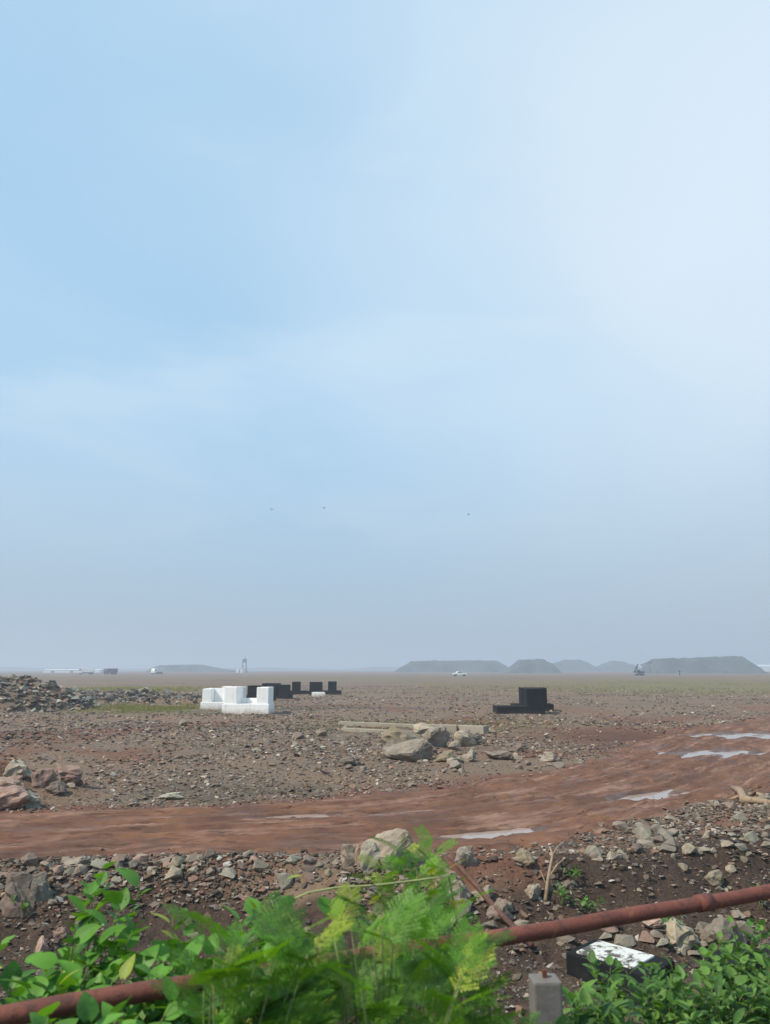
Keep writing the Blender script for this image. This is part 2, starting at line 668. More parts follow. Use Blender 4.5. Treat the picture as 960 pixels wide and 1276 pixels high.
def mat_rust():
    m, t, b = new_mat('rusty_paint')
    o = objc(t)
    a = noise(t, 5, 6, 0.7, o)
    g = noise(t, 60, 4, 0.7, o)
    c = mixc(t, rng_node(t, a, 0.35, 0.7), (0.120, 0.034, 0.023), (0.215, 0.066, 0.038))
    c = mixc(t, rng_node(t, g, 0.55, 0.8, 0, 0.7), c, (0.085, 0.035, 0.024))
    t.links.new(c, b.inputs['Base Color'])
    fl = noise(t, 13, 6, 0.75, o, 0.6)
    c = mixc(t, rng_node(t, fl, 0.55, 0.60, 0, 0.8), c, (0.075, 0.030, 0.020))
    c = mixc(t, rng_node(t, fl, 0.40, 0.34, 0, 0.7), c, (0.27, 0.10, 0.045))
    t.links.new(c, b.inputs['Base Color'])
    b.inputs['Roughness'].default_value = 0.75
    bump(t, b, math_node(t, 'ADD', g, fl), 0.5, 0.006)
    return m


M = {
    'ground': mat_ground(), 'track': mat_track(), 'water': mat_water(), 'gravel': mat_gravel(), 'rust': mat_rust(),
    'grey': mat_rock('grey_rock', (0.155, 0.128, 0.100), (0.31, 0.265, 0.21), (0.24, 0.165, 0.115)),
    'brown': mat_rock('brown_rock', (0.10, 0.078, 0.064), (0.215, 0.165, 0.130), (0.20, 0.12, 0.085)),
    'tan': mat_rock('tan_rock', (0.215, 0.175, 0.125), (0.37, 0.315, 0.235), (0.26, 0.20, 0.10)),
    'pink': mat_rock('pink_rock', (0.23, 0.13, 0.10), (0.40, 0.27, 0.215), (0.30, 0.22, 0.16)),
    'green': mat_rock('greenish_rock', (0.165, 0.155, 0.120), (0.31, 0.30, 0.235), (0.21, 0.17, 0.12)),
    'white': mat_paint('white_painted_concrete', (0.88, 0.88, 0.86), (0.62, 0.60, 0.56), 0.35, dirt=(0.38, 0.31, 0.24)),
    'black': mat_paint('black_painted_concrete', (0.009, 0.010, 0.012), (0.03, 0.029, 0.028), 0.5, 0.95, dirt=(0.036, 0.030, 0.026)),
    'kerb': mat_paint('black_kerb_paint', (0.010, 0.011, 0.013), (0.05, 0.045, 0.04), 0.7, 0.85),
    'concrete': mat_paint('weathered_concrete', (0.31, 0.275, 0.215), (0.19, 0.165, 0.13), 0.8, 0.9),
    'post': mat_paint('grey_concrete', (0.175, 0.165, 0.155), (0.10, 0.078, 0.062), 0.9, 0.9, 6.0),
    'leaf_a': mat_leaf('broad_leaf', (0.028, 0.105, 0.018), (0.12, 0.29, 0.032)),
    'leaf_b': mat_leaf('feathery_leaf', (0.024, 0.095, 0.014), (0.150, 0.33, 0.028)),
    'leaf_c': mat_leaf('weed_leaf', (0.028, 0.090, 0.018), (0.135, 0.265, 0.048)),
    'leaf_y': mat_leaf('yellow_leaf', (0.26, 0.34, 0.03), (0.34, 0.40, 0.05)),
    'stem': mat_plain('green_stem', (0.13, 0.17, 0.05)),
    'vine': mat_plain('pale_stem', (0.30, 0.33, 0.12)),
    'wood': mat_plain('dry_wood', (0.28, 0.20, 0.13), 0.9, 0, 0.35, 12),
    'grass': mat_leaf('dry_grass', (0.17, 0.185, 0.040), (0.27, 0.25, 0.07), 0.2),
    'pile': mat_plain('stockpile_earth', (0.072, 0.080, 0.078), 0.95, 0, 0.5, 0.12),
    'carwhite': mat_plain('white_car_paint', (0.80, 0.80, 0.80), 0.25, 0, 0.03),
    'dark': mat_plain('dark_machine', (0.03, 0.032, 0.035), 0.5),
    'glass': mat_plain('car_glass', (0.02, 0.025, 0.03), 0.08),
    'rubber': mat_plain('tyre_rubber', (0.02, 0.02, 0.02), 0.9),
    'steel': mat_plain('grey_steel', (0.12, 0.13, 0.14), 0.5),
    'shed': mat_plain('white_sheet_metal', (0.75, 0.76, 0.76), 0.5, 0, 0.05),
    'yellow': mat_plain('machine_paint', (0.10, 0.075, 0.03), 0.5),
    'darkrust': mat_plain('brown_rust', (0.105, 0.050, 0.034), 0.85, 0, 0.5, 9),
    'feather': mat_plain('grey_feather', (0.50, 0.54, 0.60), 0.9),
}

# ------------------------------------------------------------------ ground
def build_ground():
    fine = np.radians(np.arange(-42, 42.01, 0.24))
    rest = np.radians(np.arange(46, 314.1, 4.0))
    th = np.concatenate([fine, rest])
    rr = np.concatenate([[0.02], np.geomspace(0.8, 5, 40, endpoint=False), np.geomspace(5, 45, 380, endpoint=False), np.geomspace(45, 3000, 130)])
    T, R = np.meshgrid(th, rr)
    X, Y = R * np.sin(T), R * np.cos(T)
    Z = height(X, Y)
    nr, nc = X.shape
    i, j = np.meshgrid(np.arange(nr - 1), np.arange(nc), indexing='ij')
    j2 = (j + 1) % nc
    F = np.stack([i * nc + j, i * nc + j2, (i + 1) * nc + j2, (i + 1) * nc + j], -1).reshape(-1, 4)[:, ::-1]
    me = mesh_np('ground', np.stack([X, Y, Z], -1).reshape(-1, 3), F, M['ground'], True)
    x, y = X.ravel(), Y.ravel()
    tu = track_u(x, y)
    red = (1 - sstep(0.95, 1.55, tu + 0.9 * fbm(x * 0.9, y * 0.9, 8, 3))) * 0.85
    red = np.maximum(red, 0.95 * np.exp(-(((x + 8.8) / 1.9) ** 2 + ((y - 17.4) / 1.2) ** 2)) * (0.8 + fbm(x * 2, y * 2, 9, 3)))
    red = np.maximum(red, 0.95 * np.exp(-(((x - 9.3) / 4.2) ** 2 + ((y - 31) / 5.0) ** 2)) * (0.9 + fbm(x * .8, y * .8, 19, 3)))
    red = np.maximum(red, 0.75 * sstep(0.05, 0.3, fbm(x * 0.23, y * 0.16, 91, 4)) * (1 - sstep(30, 80, y)))
    grn = np.exp(-(((x + 14.6) / 4.2) ** 2 + ((y - 53) / 4.5) ** 2)) + np.exp(-(((x + 34) / 8) ** 2 + ((y - 100) / 12) ** 2))
    grn = grn + 0.9 * sstep(70, 95, y) * (1 - sstep(150, 230, y)) * sstep(10, 40, x) * (0.6 + 1.2 * fbm(x / 30, y / 7, 15, 3))
    grn = grn + 0.35 * sstep(60, 110, y) * (1 - sstep(350, 600, y)) * sstep(0.0, 0.3, fbm(x / 40, y / 14, 25, 3))
    ye = np.interp(x, EX, EY) + 0.45 * fbm(x * 0.7, y * 0.2, 31, 3)
    s = ye - y
    drk = sstep(0.15, 0.6, s + 0.9 * sstep(1.5, 3.5, x) + 0.5 * fbm(x * 1.4, y * 1.4, 71, 3)) * (0.92 - 0.5 * sstep(1.2, 2.2, s) * sstep(1.0, 3.0, x))
    brn = 0.55 * np.exp(-(((x - 9.5) / 2.8) ** 2 + ((y - 30) / 4.5) ** 2))
    drk = np.maximum(drk, brn)
    red = red * (1 - sstep(0.3, 0.9, s + 0.9 * sstep(1.5, 3.5, x)))
    color_attr(me, 'soil', np.clip(np.stack([red, grn, drk], -1), 0, 1))
    tag(link('ground', me), 'stony grey brown ground of the plain with a bank down to a ditch', kind='structure')


build_ground()


def track_z(x, y, w):
    rut = 0
    for c, wd in ((-0.60, 0.07), (-0.15, 0.07), (-0.42, 0.05), (0.20, 0.08), (0.62, 0.07)):
        rut = rut - 0.05 * np.exp(-((w - c - 0.12 * fbm(x * 0.12, y * 0.12, int(50 + 10 * c), 2)) / wd) ** 2)
        rut = rut + 0.02 * np.exp(-((np.abs(w - c) - 0.13) / 0.05) ** 2)
    z = height(x, y) + 0.055 + rut * 1.2 + 0.018 * fbm(x * 1.1, y * 1.1, 81, 2) + 0.030 * fbm(x * 5, y * 5, 83, 4, 0.7) + 0.012 * vnoise(x * 22, y * 22, 84)
    return z - 0.16 * sstep(0.78, 1.25, np.abs(w) + 0.5 * fbm(x * 0.8, y * 0.8, 85, 4))


def build_track():
    seg = np.hypot(np.diff(CX), np.diff(CY))
    s = np.concatenate([[0], np.cumsum(seg)])
    # spacing: close steps where the track passes the camera
    s0 = s[np.argmin(np.hypot(CX + 9, CY - 12))]
    s1 = s[np.argmin(np.hypot(CX - 19, CY - 37))]
    ss = np.concatenate([np.arange(0, s0, 0.6), np.arange(s0, s1, 0.075), np.arange(s1, s[-1], 0.5)])
    cx, cyy, cw = np.interp(ss, s, CX), np.interp(ss, s, CY), np.interp(ss, s, CW)
    tx, ty = np.gradient(cx), np.gradient(cyy)
    ln = np.hypot(tx, ty)
    nx, ny = -ty / ln, tx / ln
    k = np.ones(25) / 25
    nx[12:-12], ny[12:-12] = np.convolve(nx, k, 'valid'), np.convolve(ny, k, 'valid')
    w = np.linspace(-1.45, 1.45, 85)
    X = cx[:, None] + nx[:, None] * w[None] * cw[:, None]
    Y = cyy[:, None] + ny[:, None] * w[None] * cw[:, None]
    Z = track_z(X, Y, np.broadcast_to(w[None], X.shape))
    nr, nc = X.shape
    i, j = np.meshgrid(np.arange(nr - 1), np.arange(nc - 1), indexing='ij')
    F = np.stack([i * nc + j, (i + 1) * nc + j, (i + 1) * nc + j + 1, i * nc + j + 1], -1).reshape(-1, 4)[:, ::-1]
    me = mesh_np('dirt_track', np.stack([X, Y, Z], -1).reshape(-1, 3), F, M['track'], True)
    # every face looks up
    if sum(p.normal.z for p in list(me.polygons)[:200]) < 0:
        me.flip_normals()
    al = np.stack([np.broadcast_to(ss[:, None], X.shape), np.broadcast_to(w[None], X.shape), sstep(-0.004, -0.05, puddle_dip(X, Y))], -1).reshape(-1, 3)
    color_attr(me, 'along', al)
    tag(link('dirt_track', me), 'red earth track with wheel ruts crossing the plain', kind='structure')


build_track()

for cx, cy_, a, b, r, lab in PUDDLES:
    c, s = math.cos(r), math.sin(r)
    an = np.linspace(0, 2 * math.pi, 40, endpoint=False)
    px = cx + a * 1.7 * np.cos(an) * c - b * 1.7 * np.sin(an) * s
    py = cy_ + a * 1.7 * np.cos(an) * s + b * 1.7 * np.sin(an) * c
    lv = float(np.mean(height(np.array([cx]), np.array([cy_])))) + 0.055 + (0.040 if b < 0.25 else 0.030)
    me = bpy.data.meshes.new('puddle')
    me.from_pydata([(0, 0, 0)] + [(x - cx, y - cy_, 0) for x, y in zip(px, py)], [], [(0, k + 1, (k + 1) % 40 + 1) for k in range(40)])
    me.materials.append(M['water'])
    tag(link('puddle', me, loc=(cx, cy_, lv)), lab, kind='structure')

# ------------------------------------------------------------------ stones
def hull_rock(seed, n=14, flat=0.7, detail=0):
    r = random.Random(seed)
    bm = bmesh.new()
    for _ in range(n):
        v = Vector((r.gauss(0, 1), r.gauss(0, 1), r.gauss(0, 1))).normalized() * r.uniform(0.82, 1.0)
        bm.verts.new((v.x * 0.5, v.y * 0.5 * r.uniform(0.8, 1), v.z * 0.5 * flat))
    res = bmesh.ops.convex_hull(bm, input=bm.verts[:])
    bmesh.ops.delete(bm, geom=list({g for g in res['geom_interior'] if isinstance(g, bmesh.types.BMVert)}), context='VERTS')
    if detail:
        bmesh.ops.triangulate(bm, faces=bm.faces[:])
        bmesh.ops.subdivide_edges(bm, edges=bm.edges[:], cuts=detail, use_grid_fill=True)
        bmesh.ops.triangulate(bm, faces=bm.faces[:])
        bmesh.ops.smooth_vert(bm, verts=bm.verts[:], factor=0.35, use_axis_x=True, use_axis_y=True, use_axis_z=True)
        bm.normal_update()
        co = np.array([v.co[:] for v in bm.verts])
        q = co[:, 2] * 5 + 1.5 * co[:, 0]
        nn = 0.16 * fbm(co[:, 0] * 2.6 + seed, co[:, 1] * 2.6 + co[:, 2] * 2.1, seed, 3, 0.6) + 0.08 * fbm(q * 1.6, co[:, 0] * 4 + co[:, 1] * 6, seed + 3, 3, 0.7)
        for v, d in zip(bm.verts, nn):
            v.co += v.normal * float(d)
    return bm


ROCKS = {}


def rock_mesh(kind, k, mat):
    key = (kind, k, mat)
    if key not in ROCKS:
        bm = hull_rock(100 + k * 7, 16, 0.72) if kind == 'stone' else hull_rock(500 + k * 13, 11, 0.85, 5)
        ROCKS[key] = bm_mesh('%s_%s' % (mat, kind), bm, M[mat])
    return ROCKS[key]


def stone_cloud(name, X, Y, size, tints, label, sink=0.18, flat=0.6, parent=None, zadd=None, hfun=height, seed=0):
    """loose stones too many and too small to pick apart: one mesh"""
    r = np.random.default_rng(seed + 5)
    protos = []
    for k in range(10):
        bm = hull_rock(900 + k, 8, 0.75)
        bmesh.ops.triangulate(bm, faces=bm.faces[:])
        bm.verts.index_update()
        protos.append((np.array([v.co[:] for v in bm.verts]), np.array([[v.index for v in f.verts] for f in bm.faces])))
        bm.free()
    n = len(X)
    Z = hfun(X, Y) + (0 if zadd is None else zadd)
    which = r.integers(0, 10, n)
    V, F, Cc = [], [], []
    off = 0
    for k in range(10):
        idx = np.nonzero(which == k)[0]
        pv, pf = protos[k]
        m = len(idx)
        if not m:
            continue
        a = r.uniform(0, 2 * math.pi, m)
        sx, sy, sz = (size[idx] * r.uniform(0.7, 1.3, m) for _ in range(3))
        sz = sz * flat
        tilt = r.normal(0, 0.35, m)
        p = pv[None] * np.stack([sx, sy, sz], -1)[:, None]
        ct, st = np.cos(tilt)[:, None], np.sin(tilt)[:, None]
        px, pz = p[..., 0] * ct - p[..., 2] * st, p[..., 0] * st + p[..., 2] * ct
        ca, sa = np.cos(a)[:, None], np.sin(a)[:, None]
        w = np.stack([px * ca - p[..., 1] * sa + X[idx][:, None], px * sa + p[..., 1] * ca + Y[idx][:, None],
                      pz + (Z[idx] + size[idx] * flat * (0.5 - sink) * 0.6)[:, None]], -1)
        V.append(w.reshape(-1, 3))
        F.append((pf[None] + (off + np.arange(m) * len(pv))[:, None, None]).reshape(-1, 3))
        off += m * len(pv)
        Cc.append(np.repeat(tints[idx], len(pv), axis=0))
    me = mesh_np(name, np.concatenate(V), np.concatenate(F), M['gravel'])
    color_attr(me, 'tint', np.concatenate(Cc))
    o = link(name, me, parent=parent)
    tag(o, label, kind='stuff')
    return o


PAL = np.array([[0.22, 0.175, 0.135], [0.155, 0.118, 0.090], [0.285, 0.235, 0.18], [0.235, 0.155, 0.105], [0.10, 0.078, 0.064],
                [0.36, 0.305, 0.24], [0.20, 0.175, 0.15], [0.26, 0.16, 0.115], [0.17, 0.15, 0.135], [0.085, 0.066, 0.055]])


def tints(n, r, lo=0.75, hi=1.15, pale=0.03):
    c = PAL[r.integers(0, len(PAL), n)] * r.uniform(lo, hi, (n, 1))
    m = r.random(n) < pale
    c[m] = np.array([0.46, 0.43, 0.38]) * r.uniform(0.8, 1.1, (m.sum(), 1))
    return c


def scatter_wedge(n, r0, r1, half, r, power=0.0):
    """points in front, evenly per logarithm of distance"""
    R = np.exp(r.uniform(math.log(r0), math.log(r1), n))
    T = r.uniform(-half, half, n)
    return R * np.sin(T), R * np.cos(T)


# gravel over the plain beyond the track
x, y = scatter_wedge(150000, 11.5, 120, math.radians(36), rng)
tu = track_u(x, y)
ye = np.interp(x, EX, EY)
patch = fbm(x / 3.2, y / 4.5, 123, 3)
keep = (tu > 0.80 + 0.42 * rng.random(len(x)) ** 0.6) & (puddle_dip(x, y) > -0.015) & (y > ye + 0.25) & (rng.random(len(x)) < np.clip(0.78 + 1.7 * patch, 0.15, 1))
smooth_soil = np.exp(-(((x - 9.5) / 3.4) ** 2 + ((y - 30.5) / 4.5) ** 2))
far_thin = sstep(28, 55, y)
keep &= rng.random(len(x)) > np.maximum(0.93 * smooth_soil, 0.72 * far_thin)
x, y = x[keep], y[keep]
R = np.hypot(x, y)
sz = R * np.exp(rng.normal(math.log(0.0027), 0.55, len(x)))
sz = np.clip(sz, 0.02, 0.26)
stone_cloud('plain_gravel', x, y, sz, tints(len(x), rng, 0.62, 1.3, 0.03), 'loose grey brown stones strewn over the plain beyond the track', seed=1)

# stones on the face of the bank, in the ditch and on the berm
x, y = scatter_wedge(80000, 6.5, 19, math.radians(36), rng)
ye = np.interp(x, EX, EY) + 0.45 * fbm(x * 0.7, y * 0.2, 31, 3)
s = ye - y
tu = track_u(x, y)
dens = np.where(s > 0, 0.78 + 0.3 * sstep(1.3, 2.2, s) * sstep(-0.5, 2, x), 0.75) * np.clip(0.75 + 1.6 * fbm(x * 0.8, y * 0.8, 131, 3), 0.1, 1.3)
keep = (tu > 0.82 + 0.36 * rng.random(len(x)) ** 0.6) & (s > -5.5) & (rng.random(len(x)) < dens) & ~((s < 0) & (y > np.interp(x, CX, CY)))
x, y = x[keep], y[keep]
sz = np.hypot(x, y) * np.exp(rng.normal(math.log(0.0037), 0.6, len(x)))
sz = np.clip(sz, 0.015, 0.16)
stone_cloud('bank_gravel', x, y, sz, tints(len(x), rng, 0.55, 1.1, 0.03), 'small loose stones and grit on the bank and in the ditch', seed=2)

# rubble too small to pick apart, jumbled along the lip of the bank and over the berm
m = 5200
x = rng.uniform(-8, 1.2, m)
y = np.interp(x, EX, EY) + rng.normal(-0.1, 0.28, m) + 0.45 * fbm(x * 0.7, np.full(m, 2.2), 31, 3)
x2, y2 = rng.normal(7.6, 2.4, m), rng.normal(14.0, 1.3, m)
x, y = np.concatenate([x, x2]), np.concatenate([y, y2])
k = (track_u(x, y) > 1.0) & (x < 13) & (fbm(x * 1.1, y * 1.1, 141, 3) > -0.22)
x, y = x[k], y[k]
sz = np.clip(np.exp(rng.normal(math.log(0.062), 0.5, len(x))), 0.02, 0.17)
stone_cloud('bank_rubble', x, y, sz, tints(len(x), rng, 0.6, 1.1, 0.03), 'broken stones jumbled along the bank edge and the berm', seed=4)

# few small stones and clods pressed into the track
x, y = scatter_wedge(7000, 11.5, 40, math.radians(34), rng)
tu = track_u(x, y)
keep = (tu < 1.05) & (rng.random(len(x)) < 0.25 + 0.9 * tu ** 4)
keep &= puddle_dip(x, y) > -0.01
x, y = x[keep], y[keep]
sz = np.hypot(x, y) * np.exp(rng.normal(math.log(0.0019), 0.45, len(x)))
tt = np.array([[0.24, 0.125, 0.09]]) * rng.uniform(0.6, 1.35, (len(x), 1))
stone_cloud('track_clods', x, y, np.clip(sz, 0.015, 0.09), tt, 'clods of red earth and pebbles lying on the track', zadd=0.05, seed=3)


# ------------------------------------------------------------------ single boulders and stones
def boulder(px, py, w, hgt, mat, label, k, sink=0.20, flatturn=None, kind='boulder', name='boulder', group=None, cat='boulder', lo=4.2, lift=0.0):
    """px, py: foot of the stone in the photograph; w, hgt: its size there in pixels"""
    g = hit(px, py, lo)
    m = (g - Vector((0, 0, CAM_H))).length / 950.0 / math.hypot(1, ((px - 480) / 950)) * 1.02
    W, Hh = w * m, hgt * m
    o = link(name, rock_mesh(kind, k, mat))
    dpt = W * random.uniform(0.65, 0.95)
    # the stone's foot is its front: move its centre back by half its depth
    c = g + Vector((g.x, g.y, 0)).normalized() * dpt * 0.35
    me = o.data
    ext = [max(v.co[i] for v in me.vertices) - min(v.co[i] for v in me.vertices) for i in range(3)]
    o.scale = (W / ext[0], dpt / ext[1], Hh * (1 + sink) / ext[2])
    o.rotation_euler = (random.uniform(-0.1, 0.1), random.uniform(-0.15, 0.15), random.choice((0, math.pi)) + random.uniform(-0.2, 0.2))
    o.location = (c.x, c.y, h1(c.x, c.y) * 0.5 + g.z * 0.5 + Hh * (0.5 - sink) + lift * m)
    return tag(o, label, cat, group)


BOULDERS = [
    # rock pile in the middle of the plain
    (510, 950, 62, 30, 'grey', 'long pale grey boulder lying lowest at the front of the rock pile', 0),
    (505, 930, 50, 22, 'tan', 'tan boulder with mossy top lying behind the long grey one in the rock pile', 1),
    (530, 917, 34, 15, 'tan', 'small tan rock at the top of the rock pile, touching the beams', 7),
    (570, 931, 30, 24, 'tan', 'bright tan upright boulder at the right of the rock pile', 2),
    (545, 934, 34, 26, 'grey', 'grey slab leaning in the middle of the rock pile', 3),
    (592, 929, 28, 14, 'brown', 'dark brown rock right beside the bright upright boulder of the rock pile', 4),
    (556, 950, 28, 13, 'tan', 'low tan rock in front of the leaning slab of the rock pile', 5),
    (618, 947, 32, 12, 'brown', 'flat brown rock at the far right foot of the rock pile', 6),
    (581, 950, 22, 14, 'grey', 'grey rock at the foot of the rock pile below the bright upright boulder', 8),
    (488, 938, 22, 14, 'brown', 'brown rock at the left end of the rock pile', 4),
    (640, 938, 22, 12, 'brown', 'brown stone standing alone right of the rock pile', 1),
    (427, 955, 28, 11, 'brown', 'lone low brown rock on the gravel left of the rock pile', 2),
    (687, 950, 26, 12, 'grey', 'lone grey rock on the gravel well right of the rock pile', 5),
    # heap at the left edge
    (14, 1010, 54, 28, 'pink', 'reddish tan boulder at the foot of the red earth heap, at the left picture edge', 3),
    (36, 1008, 30, 24, 'green', 'pale greenish boulder at the foot of the red earth heap', 0),
    (84, 977, 36, 26, 'pink', 'pink beige boulder jutting out at the right end of the red earth heap', 6),
    (20, 975, 32, 26, 'tan', 'knobbly pale boulder high on the red earth heap', 7),
    (6, 990, 40, 24, 'pink', 'pink red boulder in the red earth heap at the left picture edge', 2),
    (50, 985, 30, 24, 'pink', 'reddish boulder in the middle of the red earth heap', 1),
    (70, 992, 26, 16, 'brown', 'dark brown boulder added as the dark gap under the pink beige one', 4),  # added brown rock that draws the shaded gap between the boulders
    (213, 997, 36, 7, 'green', 'flat pale slab lying on the gravel at the far edge of the track', 5),
    (166, 1006, 14, 5, 'tan', 'small whitish flat stone at the far edge of the track, left of the flat slab', 3),
    # bank
    (486, 1093, 58, 54, 'tan', 'biggest beige boulder standing on the edge of the bank', 0),
    (462, 1096, 26, 34, 'green', 'grey green rock leaning on the left of the biggest bank boulder', 3),
    (437, 1079, 22, 25, 'grey', 'upright grey stone left of the biggest bank boulder', 6),
    (451, 1080, 14, 24, 'pink', 'reddish upright stone between grey stone and the biggest bank boulder', 1),
    (574, 1081, 26, 24, 'grey', 'grey boulder on the bank edge beside the leaning rusty rod', 2),
    (556, 1112, 34, 26, 'pink', 'orange tinged boulder below the tuft of feathery leaves', 7),
    (572, 1134, 32, 26, 'grey', 'grey angular boulder on the bank left of the leaning rusty rod', 5),
    (653, 1084, 26, 16, 'tan', 'lone tan boulder on bare dark earth right of the leaning rusty rod', 4),
    (850, 1190, 40, 32, 'tan', 'rounded ochre boulder lying beside the black and white block in the ditch', 7),
    (28, 1140, 46, 46, 'brown', 'tilted brown boulder on the bank at the left edge', 6),
    (44, 1133, 24, 32, 'green', 'dark green grey rock beside the tilted brown boulder', 2),
    (86, 1092, 44, 11, 'grey', 'long flat grey slab capping the bank at the left', 8),
    (52, 1192, 16, 22, 'pink', 'pinkish stone low on the bank above the left leaves', 0),
    (76, 1176, 16, 14, 'pink', 'pinkish stone half way down the bank above the left leaves', 3),
    (890, 1107, 24, 16, 'tan', 'pale stone stuck in the dark bank above the railing at the right', 1),
    (600, 1128, 26, 18, 'grey', 'grey rock just left of the middle of the leaning rusty rod', 8),
    (622, 1150, 30, 20, 'brown', 'brown rock under the lower half of the leaning rusty rod', 5),
    (668, 1126, 20, 18, 'grey', 'grey stone in the rubble right of the leaning rusty rod', 3),
    (905, 1200, 52, 42, 'grey', 'broad light grey lump of old concrete beside the black block in the ditch', 4),
    (810, 1166, 24, 14, 'pink', 'pinkish stone just under the railing above the black and white block', 6),
]
for bx, by, w, hh, mt, lab, k in BOULDERS:
    boulder(bx, by, w, hh, mt, lab, k)

TONE = {'grey': 'grey', 'brown': 'brown', 'tan': 'tan', 'pink': 'reddish', 'green': 'greenish grey'}


ORD = ('first second third fourth fifth sixth seventh eighth ninth tenth eleventh twelfth thirteenth fourteenth fifteenth sixteenth seventeenth '
       'eighteenth nineteenth twentieth').split() + ['twenty-' + q for q in 'first second third fourth fifth sixth seventh eighth ninth'.split()] + ['thirtieth'] + ['thirty-' + q for q in 'first second third fourth fifth sixth seventh eighth ninth'.split()]


def rubble(n, area, wlo, whi, where, group, mats, seed, lo=4.2):
    r = random.Random(seed)
    made = 0
    mine = []
    tries = 0
    while made < n and tries < n * 8:
        tries += 1
        px, py = area(r)
        w = wlo + (whi - wlo) * r.random() ** 2.2
        mt = r.choice(mats)
        g = hit(px, py, lo)
        if track_u(g.x, g.y) < 0.95:
            continue
        size = 'small' if w < wlo + 0.33 * (whi - wlo) else ('mid-sized' if w < wlo + 0.66 * (whi - wlo) else 'large')
        o = boulder(px, py, w, w * r.uniform(0.32, 0.75), mt, '%s %s angular stone %s' % (size, TONE[mt], where), r.randrange(10),
                kind='stone', name='stone', group=group, cat='stone', lo=lo)
        made += 1
        mine.append((px, o))
    by = {}
    for px, o in mine:
        by.setdefault(o['label'], []).append((px, o))
    for lab, lst in by.items():
        if len(lst) > 1:
            lst.sort(key=lambda q: q[0])
            for i, (_, o) in enumerate(lst):
                o['label'] = '%s, %s from left' % (lab, ORD[i])


def lip_area(r):
    x = r.uniform(0, 480)
    return x, np.interp(x, [0, 250, 300, 480], [1094, 1088, 1086, 1090]) + r.gauss(0, 9)


def berm_area(r):
    x = 960 - 280 * abs(r.gauss(0, 0.55))
    x = max(650, x)
    t = (x - 650) / 310
    return x, r.uniform(1062 - 66 * t, 1078 - 8 * t)


rubble(88, lip_area, 8, 22, 'on the left bank edge', 'rubble stones along the left bank edge', ['grey', 'brown', 'brown', 'tan', 'green', 'pink'], 1)
rubble(70, berm_area, 8, 22, 'in the right berm', 'rubble stones of the right berm', ['grey', 'tan', 'brown', 'grey', 'green'], 2)
rubble(24, lambda r: (r.gauss(560, 75), r.gauss(948, 12)), 7, 16, 'lying around the rock pile', 'loose stones around the rock pile', ['grey', 'tan', 'brown'], 3)
rubble(28, lambda r: (r.uniform(560, 720), r.gauss(1142, 22)), 8, 22, 'around the rusty rod', 'rubble stones around the rusty rod', ['grey', 'tan', 'brown', 'green'], 4)
rubble(28, lambda r: (r.uniform(740, 960), r.gauss(1172, 20)), 8, 24, 'in the ditch below the railing', 'rubble stones in the ditch at the right', ['grey', 'tan', 'pink', 'green'], 5)
rubble(16, lambda r: (r.uniform(60, 470), r.gauss(1125, 18)), 6, 14, 'in the left bank face', 'stones in the left bank face', ['grey', 'pink', 'brown'], 6)
rubble(20, lambda r: (r.uniform(690, 960), r.gauss(1100, 16)), 6, 14, 'in the right bank face', 'stones in the right bank face', ['grey', 'tan', 'brown'], 7)
rubble(22, lambda r: (r.uniform(0, 760), r.uniform(905, 990)), 7, 16, 'lying on the gravel plain', 'single stones on the plain', ['grey', 'tan', 'brown'], 8)

# rubble heaps at the far left
def heap(name, cx, cyy, rx, ry, hh, n, sz, label, seed):
    root = empty(name, (0, 0, 0))
    g = np.linspace(-1, 1, 41)
    U, V = np.meshgrid(g, g)
    X, Y = cx + U * rx, cyy + V * ry

    def hz(x, y):
        e = np.clip(1 - np.sqrt(((x - cx) / rx) ** 2 + ((y - cyy) / ry) ** 2), 0, 1)
        return height(x, y) + hh * np.clip(e * 1.9, 0, 1) ** 0.8 * (1 + 0.5 * fbm(x / 2, y / 2, seed, 3)) - 0.03
    Z = hz(X, Y) - 0.04
    i, j = np.meshgrid(np.arange(40), np.arange(40), indexing='ij')
    F = np.stack([i * 41 + j, i * 41 + j + 1, (i + 1) * 41 + j + 1, (i + 1) * 41 + j], -1).reshape(-1, 4)
    link('earth_core', mesh_np('earth_core', np.stack([X, Y, Z], -1).reshape(-1, 3), F, M['ground'], True), parent=root)
    r = np.random.default_rng(seed)
    a, q = r.uniform(0, 2 * math.pi, n), np.sqrt(r.random(n)) * 1.03
    x, y = cx + rx * q * np.cos(a), cyy + ry * q * np.sin(a)
    c = PAL[r.integers(0, len(PAL), n)] * r.uniform(0.7, 1.35, (n, 1)) * np.array([[0.92, 1.04, 1.08]])
    size = np.exp(r.normal(math.log(sz), 0.4, n))
    o = stone_cloud('stones', x, y, size, c, None, hfun=hz, parent=root, seed=seed, flat=0.8)
    tag(root, label, 'rubble heap')


heap('rubble_heap', -28.5, 53.5, 8.6, 4.6, 1.75, 2800, 0.34, 'big heap of grey rubble at the left picture edge', 11)
heap('rubble_heap', -25.0, 70.0, 9.0, 3.2, 0.62, 1100, 0.36, 'low ridge of rubble behind the white concrete blocks at the left', 12)
heap('rubble_heap', -16.5, 61.5, 5.5, 1.6, 0.42, 320, 0.26, 'low line of rubble just behind the yellow green grass patch', 13)

